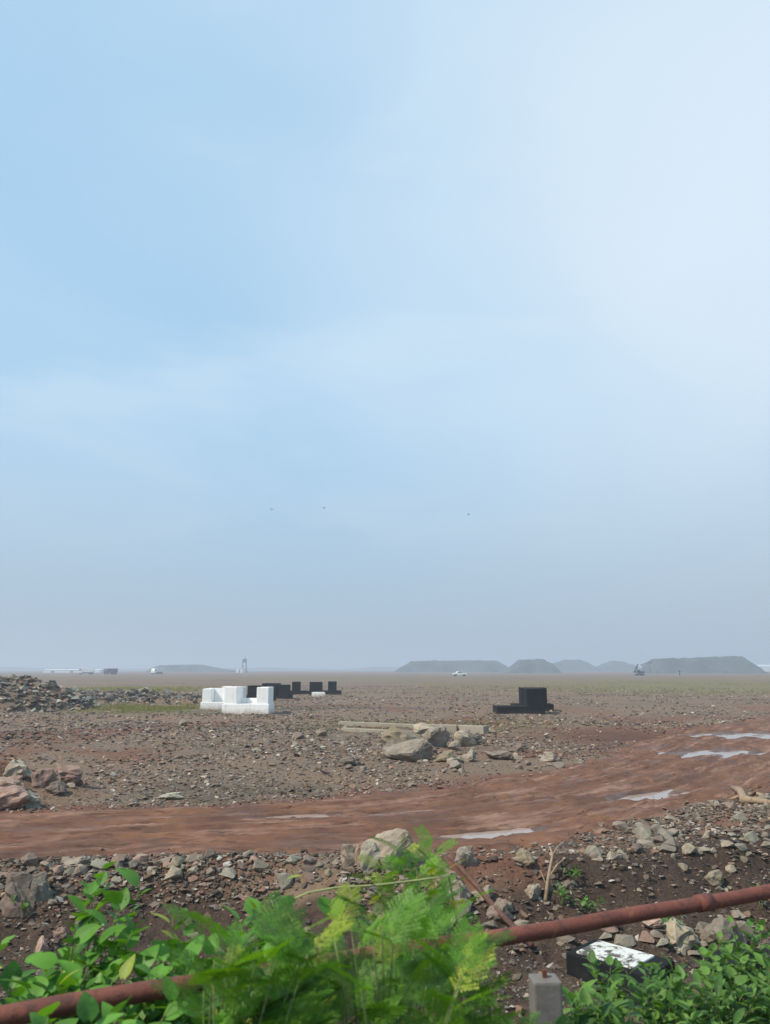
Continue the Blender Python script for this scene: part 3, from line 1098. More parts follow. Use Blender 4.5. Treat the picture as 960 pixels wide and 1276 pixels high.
# ------------------------------------------------------------------ concrete blocks
def concrete_block(mat, x0, x1, row, depth, base_h, ups, label, group, rz=0.0, sill=None, Y=None, name='concrete_block'):
    """x0..x1 and row: base of the block's front in the photograph; ups: (x0, x1, height) of each upright"""
    d = ray((x0 + x1) / 2, row)
    if Y is None:
        t = -CAM_H / d.z
        Y = d.y * t
    m = Y / math.cos(0) / 950.0 * 1.012
    xc = ((x0 + x1) / 2 - 480) * m
    z0 = min(h1(xc - 1.2, Y), h1(xc + 1.2, Y), h1(xc, Y + depth)) - 0.03
    root = empty(name, (xc, Y + depth / 2, z0), rz)
    W = (x1 - x0) * m
    bm = bmesh.new()
    box_bm(bm, (-W / 2, -depth / 2, 0), (W / 2, depth / 2, base_h), 0.035)
    link('base_slab', bm_mesh('base_slab', bm, M[mat]), parent=root)
    mid = (x0 + x1) / 2
    for a, b, hh in ups:
        bm = bmesh.new()
        box_bm(bm, ((a - mid) * m, -depth / 2 + 0.06, base_h - 0.02), ((b - mid) * m, depth / 2 - 0.06, hh), 0.035)
        link('upright', bm_mesh('upright', bm, M[mat]), parent=root)
    if sill:
        bm = bmesh.new()
        box_bm(bm, (-W / 2 + 0.3, depth / 2 - 0.45, base_h - 0.02), (W / 2 - 0.3, depth / 2 - 0.12, sill), 0.03)
        link('back_wall', bm_mesh('back_wall', bm, M[mat]), parent=root)
    return tag(root, label, 'concrete block', group)


GW = 'white concrete blocks on the plain'
GB = 'black concrete blocks on the plain'
concrete_block('white', 285.5, 342.5, 889, 1.6, 0.62, [(287.5, 303, 1.62), (327, 341.5, 1.60)],
               'white U-shaped concrete block standing nearest, with a notch between two uprights', GW, -0.06, 0.92)
concrete_block('white', 259, 306, 884.0, 1.5, 0.50, [(260.5, 271.5, 1.36), (290, 304, 1.44)],
               'white concrete block leftmost of all, partly behind the nearest white one', GW, 0.05, 1.38)
concrete_block('white', 282, 311, 880.5, 1.4, 0.50, [(284, 292, 1.45), (299, 310, 1.42)],
               'white concrete block hindmost of the three white ones', GW, 0.0, 0.8)
concrete_block('black', 613, 671, 890, 1.5, 0.50, [(650, 671, 1.50)],
               'black L-shaped concrete block standing apart at the right, the nearer of two', GB, 0.03)
concrete_block('black', 634, 682, 886.5, 1.5, 0.52, [(644.5, 674.5, 1.52)],
               'black concrete block hidden behind the nearer black one at the right', GB, -0.03)
concrete_block('black', 313, 347, 873, 1.6, 0.50, [(314.5, 331, 1.30), (336, 347, 1.28)],
               'leftmost black concrete block right behind the white ones', GB, 0.05)
concrete_block('black', 333, 366, 870.5, 1.8, 0.55, [(332.5, 351, 1.45), (352.5, 363, 1.32)],
               'black concrete block second from the left in the black row', GB, -0.1)
concrete_block('black', 361, 406, 866.6, 1.4, 0.48, [(368, 377.5, 1.38), (389, 404, 1.36)],
               'black concrete block with two separate uprights behind a white slab', GB, 0.04)
concrete_block('black', 403, 427, 865.2, 1.4, 0.46, [(411.5, 421, 1.40)],
               'rightmost black concrete block of the left row, with one narrow upright', GB, 0.0)
bm = bmesh.new()
p = hit(398, 867.4)
box_bm(bm, (-0.62, -0.3, 0), (0.62, 0.3, 0.42), 0.03)
tag(link('concrete_slab', bm_mesh('concrete_slab', bm, M['white']), loc=(p.x, p.y - 0.9, h1(p.x, p.y) - 0.02)), 'small white slab in front of the black blocks', 'concrete slab')


# beams behind the rock pile
def beam(name, xa, ya, xb, yb, w, hh, label, mat='concrete'):
    a, b = hit(xa, ya), hit(xb, yb)
    d = Vector((b.x - a.x, b.y - a.y, 0))
    ln = d.length
    bm = bmesh.new()
    n = 12
    box_bm(bm, (-ln / 2, -w / 2, 0), (ln / 2, w / 2, hh), 0.02)
    me = bm_mesh(name, bm, M[mat])
    o = link(name, me, loc=((a.x + b.x) / 2, (a.y + b.y) / 2 + w / 2, min(a.z, b.z) - 0.02))
    dz = math.atan2(b.z - a.z, ln)
    o.rotation_euler = (0, -dz * 0.5, math.atan2(d.y, d.x))
    return tag(o, label, 'beam', 'concrete beams by the rock pile')


beam('concrete_beam', 423, 903.5, 532, 909, 0.30, 0.23, 'long thin concrete beam, the farther of the two at the left')
beam('concrete_beam', 427, 911, 508, 915.5, 0.28, 0.16, 'low concrete beam lying in front of the long thin one')
beam('concrete_beam', 527, 913, 571, 914, 0.36, 0.36, 'thick concrete beam piece directly right of the rock pile top')
beam('concrete_beam', 572.5, 914, 607, 914.5, 0.36, 0.36, 'thick concrete beam piece at the right end of the row')

# ------------------------------------------------------------------ stockpiles on the horizon
def stockpile(xs, ys, Y, depth, label, seed):
    """xs, ys: outline of the pile in the photograph from left foot to right foot, at distance Y"""
    pts = [at_depth(x, y, Y) for x, y in zip(xs, ys)]
    X = np.array([p.x for p in pts])
    Zt = np.array([max(p.z, 0) for p in pts])
    n, k = 90, 28
    gx = np.linspace(X[0], X[-1], n)
    top = np.interp(gx, X, Zt)
    gv = np.linspace(-1, 1, k)
    xx, vv = np.meshgrid(gx, gv)
    tt = np.broadcast_to(top, xx.shape)
    # side slopes: flat crest, slopes of about 35 degrees
    run = np.clip((1 - np.abs(vv)) * depth / 1.35, 0, None)
    zz = np.minimum(tt, run)
    cl = 0.06 * top.max()
    zz = zz * (1 + 0.10 * fbm(xx / (0.35 * top.max()), vv * 0.6, seed + 9, 3) * (np.abs(vv) > 0.3))
    zz = zz + cl * fbm(xx / (0.25 * top.max()), vv * depth / (0.25 * top.max()), seed, 4) * (zz > 0.3) - 0.3
    cx = (X[0] + X[-1]) / 2
    V = np.stack([xx - cx, vv * depth, zz], -1).reshape(-1, 3)
    i, j = np.meshgrid(np.arange(k - 1), np.arange(n - 1), indexing='ij')
    F = np.stack([i * n + j, i * n + j + 1, (i + 1) * n + j + 1, (i + 1) * n + j], -1).reshape(-1, 4)
    o = link('stockpile', mesh_np('stockpile', V, F, M['pile'], True), loc=(cx, Y, 0))
    tag(o, label, 'stockpile', 'stockpiles on the horizon')


stockpile([188, 198, 204, 250, 268, 290, 312], [838, 830, 828.5, 828, 832, 835, 838], 760, 22, 'hazy long stockpile at the left, next to the tower', 1)
stockpile([490, 500, 514, 560, 618, 628, 636], [838, 831, 823.5, 823, 823, 829, 838], 700, 24, 'longest hazy flat-topped stockpile behind the white pickup', 2)
stockpile([628, 640, 648, 676, 684, 694], [838, 829, 822, 821.5, 826, 838], 560, 20, 'dark short stockpile right beside the longest one', 3)
stockpile([676, 692, 704, 722, 736, 752], [838, 826, 822, 822, 829, 838], 900, 26, 'pale rounded stockpile just right of the dark short one', 4)
stockpile([736, 752, 762, 774, 786, 800], [838, 828, 823, 824, 829, 838], 950, 26, 'pale rounded stockpile left of the excavator', 5)
stockpile([808, 813, 819, 868, 876, 916, 924, 937], [839, 829, 821, 819.5, 818.5, 818, 826, 839], 520, 26, 'biggest flat-topped stockpile at the right of the horizon', 6)

# low far shore / tree belt
def ridge(name, Y, x0, x1, hlo, hhi, seed, label):
    n = 160
    gx = np.linspace(x0, x1, n)
    hh = hlo + (hhi - hlo) * np.clip(0.5 + fbm(gx / 140, gx * 0, seed, 4), 0, 1)
    V = np.concatenate([np.stack([gx, np.full(n, Y - 60.0), np.full(n, -1.0)], -1), np.stack([gx, np.full(n, Y), hh], -1), np.stack([gx, np.full(n, Y + 60.0), np.full(n, -1.0)], -1)])
    i, j = np.meshgrid(np.arange(2), np.arange(n - 1), indexing='ij')
    F = np.stack([i * n + j, i * n + j + 1, (i + 1) * n + j + 1, (i + 1) * n + j], -1).reshape(-1, 4)
    tag(link(name, mesh_np(name, V, F, M['pile'], True)), label, kind='structure')


ridge('far_terrain', 1700, -1500, 1500, 1.5, 9.0, 7, 'low far rise fading into the haze')

# ------------------------------------------------------------------ far vehicles and structures
def part_box(name, root, lo, hi, mat, bevel=0.05):
    bm = bmesh.new()
    box_bm(bm, lo, hi, bevel)
    return link(name, bm_mesh(name, bm, M[mat]), parent=root)


def wheel(root, x, y, r, w=0.24):
    bm = bmesh.new()
    bmesh.ops.create_cone(bm, segments=18, radius1=r, radius2=r, depth=w, cap_ends=True)
    bmesh.ops.rotate(bm, verts=bm.verts[:], matrix=Matrix.Rotation(math.pi / 2, 3, 'X'))
    o = link('wheel', bm_mesh('wheel', bm, M['rubber']), parent=root, loc=(x, y, r))
    bm = bmesh.new()
    bmesh.ops.create_cone(bm, segments=14, radius1=r * 0.6, radius2=r * 0.6, depth=w + 0.03, cap_ends=True)
    bmesh.ops.rotate(bm, verts=bm.verts[:], matrix=Matrix.Rotation(math.pi / 2, 3, 'X'))
    link('rim', bm_mesh('rim', bm, M['steel']), parent=o)
    return o


def profile_body(name, root, prof, half, mat):
    bm = bmesh.new()
    a = [bm.verts.new((x, -half, z)) for x, z in prof]
    b = [bm.verts.new((x, half, z)) for x, z in prof]
    bm.faces.new(a)
    bm.faces.new(list(reversed(b)))
    n = len(prof)
    for i in range(n):
        bm.faces.new((a[i], b[i], b[(i + 1) % n], a[(i + 1) % n]))
    bmesh.ops.recalc_face_normals(bm, faces=bm.faces[:])
    bmesh.ops.bevel(bm, geom=bm.edges[:], offset=0.04, segments=1, affect='EDGES')
    return link(name, bm_mesh(name, bm, M[mat]), parent=root)


def pickup(px, row, Y, rz, label):
    p = at_depth(px, row, Y)
    root = empty('pickup_truck', (p.x, Y, h1(p.x, Y)), rz)
    k = 1.0
    profile_body('body', root, [(-2.7, 0.55), (-2.72, 1.0), (-2.5, 1.12), (-1.55, 1.2), (-0.75, 1.86), (0.75, 1.88), (0.95, 1.22), (2.68, 1.2), (2.7, 0.55)], 0.92, 'carwhite')
    profile_body('side_window', root, [(-1.3, 1.28), (-0.68, 1.76), (0.66, 1.78), (0.8, 1.28)], 0.935, 'glass')
    part_box('bumper', root, (-2.8, -0.85, 0.45), (-2.66, 0.85, 0.7), 'steel', 0.02)
    part_box('bumper', root, (2.66, -0.85, 0.45), (2.8, 0.85, 0.7), 'steel', 0.02)
    for x in (-1.75, 1.7):
        for y in (-0.82, 0.82):
            wheel(root, x, y, 0.42)
    tag(root, label, 'pickup')


pickup(573, 841, 300, 0.15, 'white pickup driving on the plain in front of the longest stockpile')


def truck(px, Y, rz, body, label):
    p = at_depth(px, 838, Y)
    root = empty('truck', (p.x, Y, h1(p.x, Y)), rz)
    profile_body('cab', root, [(-3.6, 0.7), (-3.65, 1.8), (-3.3, 2.9), (-1.9, 2.95), (-1.9, 0.7)], 1.2, 'carwhite' if body == 'shed' else 'dark')
    profile_body('windscreen', root, [(-3.58, 1.9), (-3.34, 2.75), (-2.5, 2.75), (-2.5, 1.9)], 1.215, 'glass')
    part_box('load_box', root, (-1.75, -1.22, 1.05), (3.6, 1.22, 3.0), body, 0.08)
    part_box('chassis', root, (-3.3, -0.5, 0.6), (3.5, 0.5, 1.03), 'dark', 0.03)
    for x in (-2.7, 1.6, 2.8):
        for y in (-1.0, 1.0):
            wheel(root, x, y, 0.5, 0.3)
    tag(root, label, 'truck')


truck(108, 400, 0.2, 'shed', 'white truck on the left horizon beside the long white shed')
truck(138, 395, 1.1, 'dark', 'dark truck on the left horizon right of the long white shed')
truck(196, 420, 1.2, 'shed', 'white truck standing at the left end of the left stockpile')


def shed(x0, x1, Y, hh, depth, label):
    a, b = at_depth(x0, 838, Y), at_depth(x1, 838, Y)
    root = empty('shed', ((a.x + b.x) / 2, Y, h1((a.x + b.x) / 2, Y)))
    W = (b.x - a.x) / 2
    part_box('wall', root, (-W, -depth / 2, -0.3), (W, depth / 2, hh * 0.75), 'shed', 0.05)
    bm = bmesh.new()
    prof = [(-depth / 2 - 0.3, hh * 0.75), (0, hh), (depth / 2 + 0.3, hh * 0.75)]
    va = [bm.verts.new((-W - 0.3, y, z + 0.003)) for y, z in prof]
    vb = [bm.verts.new((W + 0.3, y, z + 0.003)) for y, z in prof]
    for f in (va, list(reversed(vb)), (va[0], vb[0], vb[1], va[1]), (va[1], vb[1], vb[2], va[2]), (va[2], vb[2], vb[0], va[0])):
        bm.faces.new(f)
    bmesh.ops.recalc_face_normals(bm, faces=bm.faces[:])
    link('roof', bm_mesh('roof', bm, M['shed']), parent=root)
    for k in range(3):
        t = -W + (k + 0.5) * 2 * W / 3
        part_box('door', root, (t - 1.3, -depth / 2 - 0.06, -0.2), (t + 1.3, -depth / 2 - 0.01, hh * 0.55), 'steel', 0.01)
    tag(root, label, 'shed')


shed(58, 128, 640, 2.6, 12, 'long low white shed on the left horizon')
shed(936, 985, 900, 7.5, 20, 'pale shed in the haze at the far right edge of the horizon')


def lattice_tower(px, top_row, Y, w, label, name='tower'):
    p = at_depth(px, 838, Y)
    top = at_depth(px, top_row, Y).z
    root = empty(name, (p.x, Y, h1(p.x, Y)), 0.3)
    for sx in (-1, 1):
        for sy in (-1, 1):
            link('leg', tube_mesh('leg', [(sx * w, sy * w, -0.2), (sx * w * 0.75, sy * w * 0.75, top * 0.72)], [0.28, 0.22], M['steel'], 6), parent=root)
    for k in range(3):
        z = top * (0.2 + 0.22 * k)
        part_box('platform', root, (-w * 1.05, -w * 1.05, z), (w * 1.05, w * 1.05, z + 0.4), 'steel', 0.03)
    part_box('cabin', root, (-w * 0.9, -w * 0.9, top * 0.70), (w * 0.9, w * 0.9, top * 0.90), 'steel', 0.1)
    link('mast', tube_mesh('mast', [(w * 0.3, 0, top * 0.89), (w * 0.3, 0, top * 1.12)], [0.22, 0.12], M['steel'], 6), parent=root)
    tag(root, label, 'tower')


lattice_tower(304.5, 819, 620, 1.7, 'hazy steel tower with a white hut at its foot on the left horizon')
p = at_depth(299, 838, 612)
root = empty('hut', (p.x, 612, h1(p.x, 612)))
part_box('wall', root, (-2.6, -1.6, -0.2), (2.6, 1.6, 3.4), 'shed', 0.05)
part_box('roof', root, (-2.8, -1.8, 3.403), (2.8, 1.8, 3.7), 'shed', 0.03)
part_box('door', root, (-0.6, -1.66, -0.1), (0.5, -1.61, 2.2), 'steel', 0.01)
tag(root, 'small white hut at the foot of the hazy tower', 'hut')


def excavator(px, Y, label):
    p = at_depth(px, 838, Y)
    root = empty('excavator', (p.x, Y, h1(p.x, Y)), 0.25)
    root.scale = (0.8, 0.8, 0.8)
    for y in (-1.1, 1.1):
        bm = bmesh.new()
        box_bm(bm, (-2.1, y - 0.3, 0), (2.1, y + 0.3, 0.85), 0.28)
        link('crawler_track', bm_mesh('crawler_track', bm, M['rubber']), parent=root)
    part_box('turntable', root, (-0.8, -0.8, 0.7), (0.8, 0.8, 1.1), 'dark')
    part_box('engine_housing', root, (-0.2, -1.3, 1.12), (2.3, 1.3, 2.3), 'dark', 0.12)
    c = part_box('cab', root, (-1.7, -1.3, 1.12), (-0.25, -0.1, 2.95), 'dark', 0.1)
    part_box('cab_window', c, (-1.6, -1.33, 1.9), (-0.4, -1.305, 2.8), 'glass', 0.008)
    link('boom', tube_mesh('boom', [(-1.0, 0.4, 1.6), (-1.3, 0.4, 4.0), (-0.2, 0.4, 6.0)], [0.38, 0.42, 0.25], M['dark'], 6), parent=root)
    link('stick', tube_mesh('stick', [(-0.2, 0.4, 6.0), (-1.9, 0.4, 4.0), (-2.4, 0.4, 2.6)], [0.26, 0.24, 0.18], M['dark'], 6), parent=root)
    part_box('bucket', root, (-2.9, -0.2, 1.5), (-1.9, 1.0, 2.5), 'dark', 0.15)
    tag(root, label, 'excavator')


excavator(797, 330, 'dark excavator with raised boom left of the biggest stockpile')

# conveyor frame behind the excavator
p = at_depth(807, 838, 500)
root = empty('conveyor_frame', (p.x, 500, h1(p.x, 500)))
for x in (-2.0, 2.0):
    for y in (-1.0, 1.0):
        link('leg', tube_mesh('leg', [(x, y, -0.2), (x, y, 6.6)], [0.16, 0.16], M['steel'], 6), parent=root)
link('belt', tube_mesh('belt', [(-4.0, 0, 5.2), (2.6, 0, 7.6)], [0.55, 0.55], M['steel'], 6), parent=root)
part_box('hopper', root, (1.5, -1.2, 6.2), (3.3, 1.2, 8.0), 'steel', 0.1)
tag(root, 'thin hazy conveyor frame between the excavator and the biggest stockpile', 'conveyor')

p = at_depth(847, 838, 330)
root = empty('marker_post', (p.x, 330, h1(p.x, 330)))
link('shaft', tube_mesh('shaft', [(0, 0, -0.1), (0, 0, 2.0)], [0.22, 0.18], M['dark'], 8), parent=root)
part_box('head_plate', root, (-0.38, -0.24, 1.5), (0.38, -0.19, 2.1), 'dark', 0.01)
tag(root, 'tiny dark marker post standing before the biggest stockpile', 'post')


# birds
def bird(px, py, Y, span, rz, label):
    p = at_depth(px, py, Y)
    root = empty('bird', p, rz)
    link('body', tube_mesh('body', [(0, -0.26, 0), (0, -0.12, 0), (0, 0.08, 0), (0, 0.30, 0.02)], [0.02, 0.07, 0.08, 0.02], M['feather'], 8), parent=root)
    for s in (-1, 1):
        me = bpy.data.meshes.new('wing')
        q = span / 2
        vs = [(0, -0.1, 0.03), (0, 0.1, 0.03), (s * q * 0.5, 0.12, 0.13), (s * q * 0.5, -0.10, 0.13), (s * q, -0.02, 0.06)]
        vs += [(a, b, c - 0.02) for a, b, c in vs]
        me.from_pydata(vs, [], [(0, 1, 2, 3), (3, 2, 4), (5, 8, 7, 6), (8, 9, 7), (0, 3, 8, 5), (1, 6, 7, 2), (3, 4, 9, 8), (4, 2, 7, 9)])
        me.materials.append(M['feather'])
        link('wing', me, parent=root)
    me = bpy.data.meshes.new('tail')
    me.from_pydata([(-0.03, -0.22, 0), (0.03, -0.22, 0), (0.09, -0.45, 0), (-0.09, -0.45, 0), (0, -0.3, 0.02)], [], [(0, 1, 4), (1, 2, 4), (2, 3, 4), (3, 0, 4)])
    me.materials.append(M['feather'])
    link('tail', me, parent=root)
    tag(root, label, 'bird', 'birds in the sky')


bird(339, 635, 118, 0.9, 0.5, 'tiny bird in the sky, leftmost of three')
bird(404, 633, 122, 0.8, -0.4, 'tiny bird in the sky, middle one of three')
bird(584, 641, 128, 0.8, 1.0, 'tiny bird in the sky, rightmost of three')

# ------------------------------------------------------------------ grass patches
def grass(name, X, Y, hh, label, mat='grass', seed=0, lean=0.35):
    r = np.random.default_rng(seed)
    n = len(X)
    Z = height(X, Y) - 0.01
    a = r.uniform(0, 2 * math.pi, n)
    w = hh * r.uniform(0.05, 0.12, n)
    lx, ly = hh * r.normal(0, lean, n), hh * r.normal(0, lean, n)
    b1 = np.stack([X - w * np.cos(a), Y - w * np.sin(a), Z], -1)
    b2 = np.stack([X + w * np.cos(a), Y + w * np.sin(a), Z], -1)
    tip = np.stack([X + lx, Y + ly, Z + hh], -1)
    V = np.stack([b1, b2, tip], 1).reshape(-1, 3)
    F = np.arange(3 * n).reshape(-1, 3)
    tag(link(name, mesh_np(name, V, F, M[mat])), label, kind='stuff')


n = 17000
gx, gy = rng.normal(-14.8, 2.8, n), rng.normal(53, 2.6, n)
k = fbm(gx / 2, gy / 2, 33, 3) > -0.12
gx, gy = gx[k], gy[k]
grass('grass_patch', gx, gy, rng.uniform(0.06, 0.2, len(gx)), 'low yellow green grass patch left of the white blocks', seed=1)
n = 8000
gx, gy = rng.normal(-33, 5.5, n), rng.normal(98, 6, n)
grass('grass_patch', gx, gy, rng.uniform(0.15, 0.4, n), 'green grass strip beyond the rubble heap at the left', seed=2)
n = 16000
gx, gy = rng.uniform(5, 85, n), rng.uniform(72, 175, n)
k = fbm(gx / 14, gy / 6, 35, 3) > 0.02
gx, gy = gx[k], gy[k]
grass('grass_patch', gx, gy, rng.uniform(0.12, 0.34, len(gx)), 'thin green grass far out on the plain at the right', seed=3)
n = 3500
gx, gy = rng.normal(2, 3.2, n), rng.normal(37.5, 2.2, n)
grass('grass_patch', gx, gy, rng.uniform(0.05, 0.16, n), 'dry yellowish grass behind the beams', seed=4)

# ------------------------------------------------------------------ railing
RA = Vector((-1.32, 2.90, 1.435))
RB = Vector((2.06, 4.40, 1.435))
RD = (RB - RA).normalized()
root = empty('pipe_railing', (0.72, 3.80, 0.3))
pts, rad = [], []
for k in range(41):
    t = -4.6 + 12.0 * k / 40
    q = RA + RD * t
    q.z += 0.006 * math.sin(t * 1.9) + 0.004 * math.sin(t * 5.1)
    pts.append(q - root.location)
    rad.append(0.0345)
link('rail', tube_mesh('rail', pts, rad, M['rust'], 20), parent=root)
for t in (-0.9, 3.22):
    q = RA + RD * t
    cc = [q - RD * 0.045 - root.location, q + RD * 0.045 - root.location]
    link('coupling', tube_mesh('coupling', cc, [0.041, 0.041], M['rust'], 20), parent=root)
for k in (-2, -1, 1, 2, 3):
    t = 2.225 + 2.4 * k
    q = RA + RD * t
    z0 = h1(q.x, q.y) - 0.25
    bm = bmesh.new()
    box_bm(bm, (-0.055, -0.055, z0), (0.055, 0.055, 1.408), 0.012)
    o = link('post', bm_mesh('post', bm, M['post']), parent=root)
    o.location = Vector((q.x, q.y, 0)) - root.location
    o.rotation_euler = (0, 0, math.radians(20))
tag(root, 'rust red pipe railing running across the foreground', 'railing')

# short concrete post standing behind the railing
p = at_depth(679, 1218, 4.0)
g0 = h1(p.x, p.y) - 0.25
bm = bmesh.new()
box_bm(bm, (-0.068, -0.06, 0), (0.068, 0.06, p.z - g0), 0.012)
root = empty('concrete_post', (p.x, p.y, g0), 0.06)
link('shaft', bm_mesh('shaft', bm, M['post']), parent=root)
bm = bmesh.new()
box_bm(bm, (-0.010, -0.010, p.z - g0 - 0.02), (0.010, 0.010, p.z - g0 + 0.035), 0.002)
link('iron_stub', bm_mesh('iron_stub', bm, M['rust']), parent=root)
tag(root, 'short grey concrete post at the bottom edge, left of the black and white block', 'post')

# painted kerb blocks lying in the ditch
def ditch_block(corners, hh, rise, label, white=True):
    """corners: near-left, near-right, far-right, far-left of the top, as photograph points at height rise"""
    P = []
    for x, y in corners:
        d = ray(x, y)
        t = (rise - CAM_H) / d.z
        P.append(Vector((d.x * t, d.y * t, rise)))
    c = sum(P, Vector()) / 4
    ax = ((P[1] - P[0]) + (P[2] - P[3])) / 2
    ay = ((P[3] - P[0]) + (P[2] - P[1])) / 2
    root = empty('kerb_block', (c.x, c.y, rise - hh), math.atan2(ax.y, ax.x))
    lx, ly = ax.length / 2, abs(ay.cross(ax.normalized()).length) / 2
    bm = bmesh.new()
    box_bm(bm, (-lx, -ly, -0.15), (lx, ly, hh - 0.02), 0.02)
    link('body', bm_mesh('body', bm, M['kerb']), parent=root)
    bm = bmesh.new()
    if white:
      box_bm(bm, (-lx + 0.10, -ly + 0.06, hh - 0.03), (lx - 0.2, ly - 0.06, hh), 0.012)
    if white:
        link('top_panel', bm_mesh('top_panel', bm, M['white_leaf_shade']), parent=root)
    tag(root, label, 'kerb block')


def mat_worn_leaf_shade():
    m, t, b = new_mat('worn_white_painted_leaf_shade')
    o = objc(t)
    a = noise(t, 5.5, 7, 0.72, o, 0.4)
    g = noise(t, 45, 4, 0.7, o)
    c = mixc(t, rng_node(t, g, 0.35, 0.75), (0.66, 0.66, 0.62), (0.50, 0.50, 0.46))
    c = mixc(t, rng_node(t, a, 0.50, 0.56), c, (0.075, 0.07, 0.055))  # dark mottling: shade of leaves painted into the top, along with dirt
    t.links.new(c, b.inputs['Base Color'])
    b.inputs['Roughness'].default_value = 0.85
    return m


M['white_leaf_shade'] = mat_worn_leaf_shade()
ditch_block([(693, 1183), (806, 1211), (843, 1197), (752, 1168)], 0.42, -0.50, 'black concrete block with worn, leaf-shade-painted white top lying in the ditch under the railing')
ditch_block([(884, 1200), (990, 1196), (985, 1176), (893, 1181)], 0.40, -0.50, 'black concrete block at the right edge, half hidden by leaves in the ditch', False)

# leaning rusty rod
a, b = hit(522, 1030), hit(562, 1072)
q0 = hit(566, 1076) + Vector((0, 0, 0.12))
q1 = hit(664, 1195, 6.5) + Vector((0, 0, 0.10))
top = at_depth(561, 1068, q0.y + 0.1)
rodp = [top.lerp(q1, k / 6) + Vector((0, 0, 0.015 * math.sin(k * 1.3))) for k in range(7)]
tag(link('rusty_rod', tube_mesh('rusty_rod', rodp, [0.036] * 7, M['darkrust'], 9)), 'rusty iron rod leaning on the bank behind the railing', 'rod')

# dry twig on the bank and driftwood on the berm
def branch(name, pix, rads, label, dz=0.05, subs=()):
    root = empty(name, hit(*pix[0][:2]))
    pts = [hit(x, y) + Vector((0, 0, dz + e)) - root.location for x, y, e in pix]
    link('limb', tube_mesh('limb', pts, rads, M['wood'], 7), parent=root)
    for s in subs:
        pp = [hit(x, y) + Vector((0, 0, dz + e)) - root.location for x, y, e in s]
        link('twig', tube_mesh('twig', pp, [rads[-1] * 1.1] * (len(pp) - 1) + [rads[-1] * 0.5], M['wood'], 6), parent=root)
    tag(root, label, 'dry branch')


branch('dry_branch', [(680, 1128, 0), (684, 1108, 0.1), (690, 1092, 0.2), (686, 1080, 0.22)], [0.025, 0.022, 0.018, 0.012], 'thin pale dry twig sticking out of the bank right of the rusty rod', 0.03,
       [[(684, 1108, 0.1), (696, 1100, 0.18), (706, 1097, 0.22)], [(690, 1092, 0.2), (700, 1082, 0.26)], [(682, 1118, 0.05), (674, 1108, 0.16)]])
branch('dry_branch', [(914, 990, 0.10), (924, 996, 0.12), (929, 1004, 0.06), (940, 1003, 0.04), (965, 1008, 0.05)], [0.05, 0.075, 0.085, 0.06, 0.04], 'pale crooked piece of driftwood on the berm at the right edge', 0.03,
       [[(929, 1003, 0.06), (945, 999, 0.1), (958, 1002, 0.08)], [(926, 999, 0.08), (912, 1000, 0.03)]])

# ------------------------------------------------------------------ foreground plants
def leaf_mesh(name, length, width, mat, point=1.0, fold=0.22, droop=0.25, heart=True, stalk=0.3):
    st = [0.0, 0.06, 0.2, 0.4, 0.6, 0.8, 0.93, 1.0]
    wd = [0.30, 0.72, 1.0, 0.98, 0.78, 0.46, 0.18, 0.0] if heart else [0.05, 0.35, 0.75, 1.0, 0.92, 0.6, 0.25, 0.0]
    vs, fs = [], []
    for t, w in zip(st, wd):
        x = t * length
        z = -droop * length * t * t
        hw = w * width / 2
        back = -0.10 * length if (heart and t == 0.0) else 0
        vs += [(x + back, hw, z + fold * hw), (x + back * 0.3, hw * 0.5, z + fold * hw * 0.35), (x, 0, z), (x + back * 0.3, -hw * 0.5, z + fold * hw * 0.35), (x + back, -hw, z + fold * hw)]
    for i in range(len(st) - 1):
        for k in range(4):
            fs.append((i * 5 + k, (i + 1) * 5 + k, (i + 1) * 5 + k + 1, i * 5 + k + 1))
    b = len(vs)
    r = length * 0.018
    s = stalk * length
    vs += [(-s, 0, -s * 0.35), (-s, r, -s * 0.35), (0, r, 0.001), (0, -r, 0.001), (-s, -r, -s * 0.35), (0, 0, -r), (-s, 0, -s * 0.35 - r)]
    fs += [(b + 1, b + 2, b + 3, b + 4), (b + 1, b + 6, b + 5, b + 2), (b + 6, b + 4, b + 3, b + 5)]
    me = bpy.data.meshes.new(name)
    me.from_pydata(vs, [], fs)
    me.polygons.foreach_set('use_smooth', np.full(len(me.polygons), True))
    me.update()
    me.materials.append(M[mat])
    return me


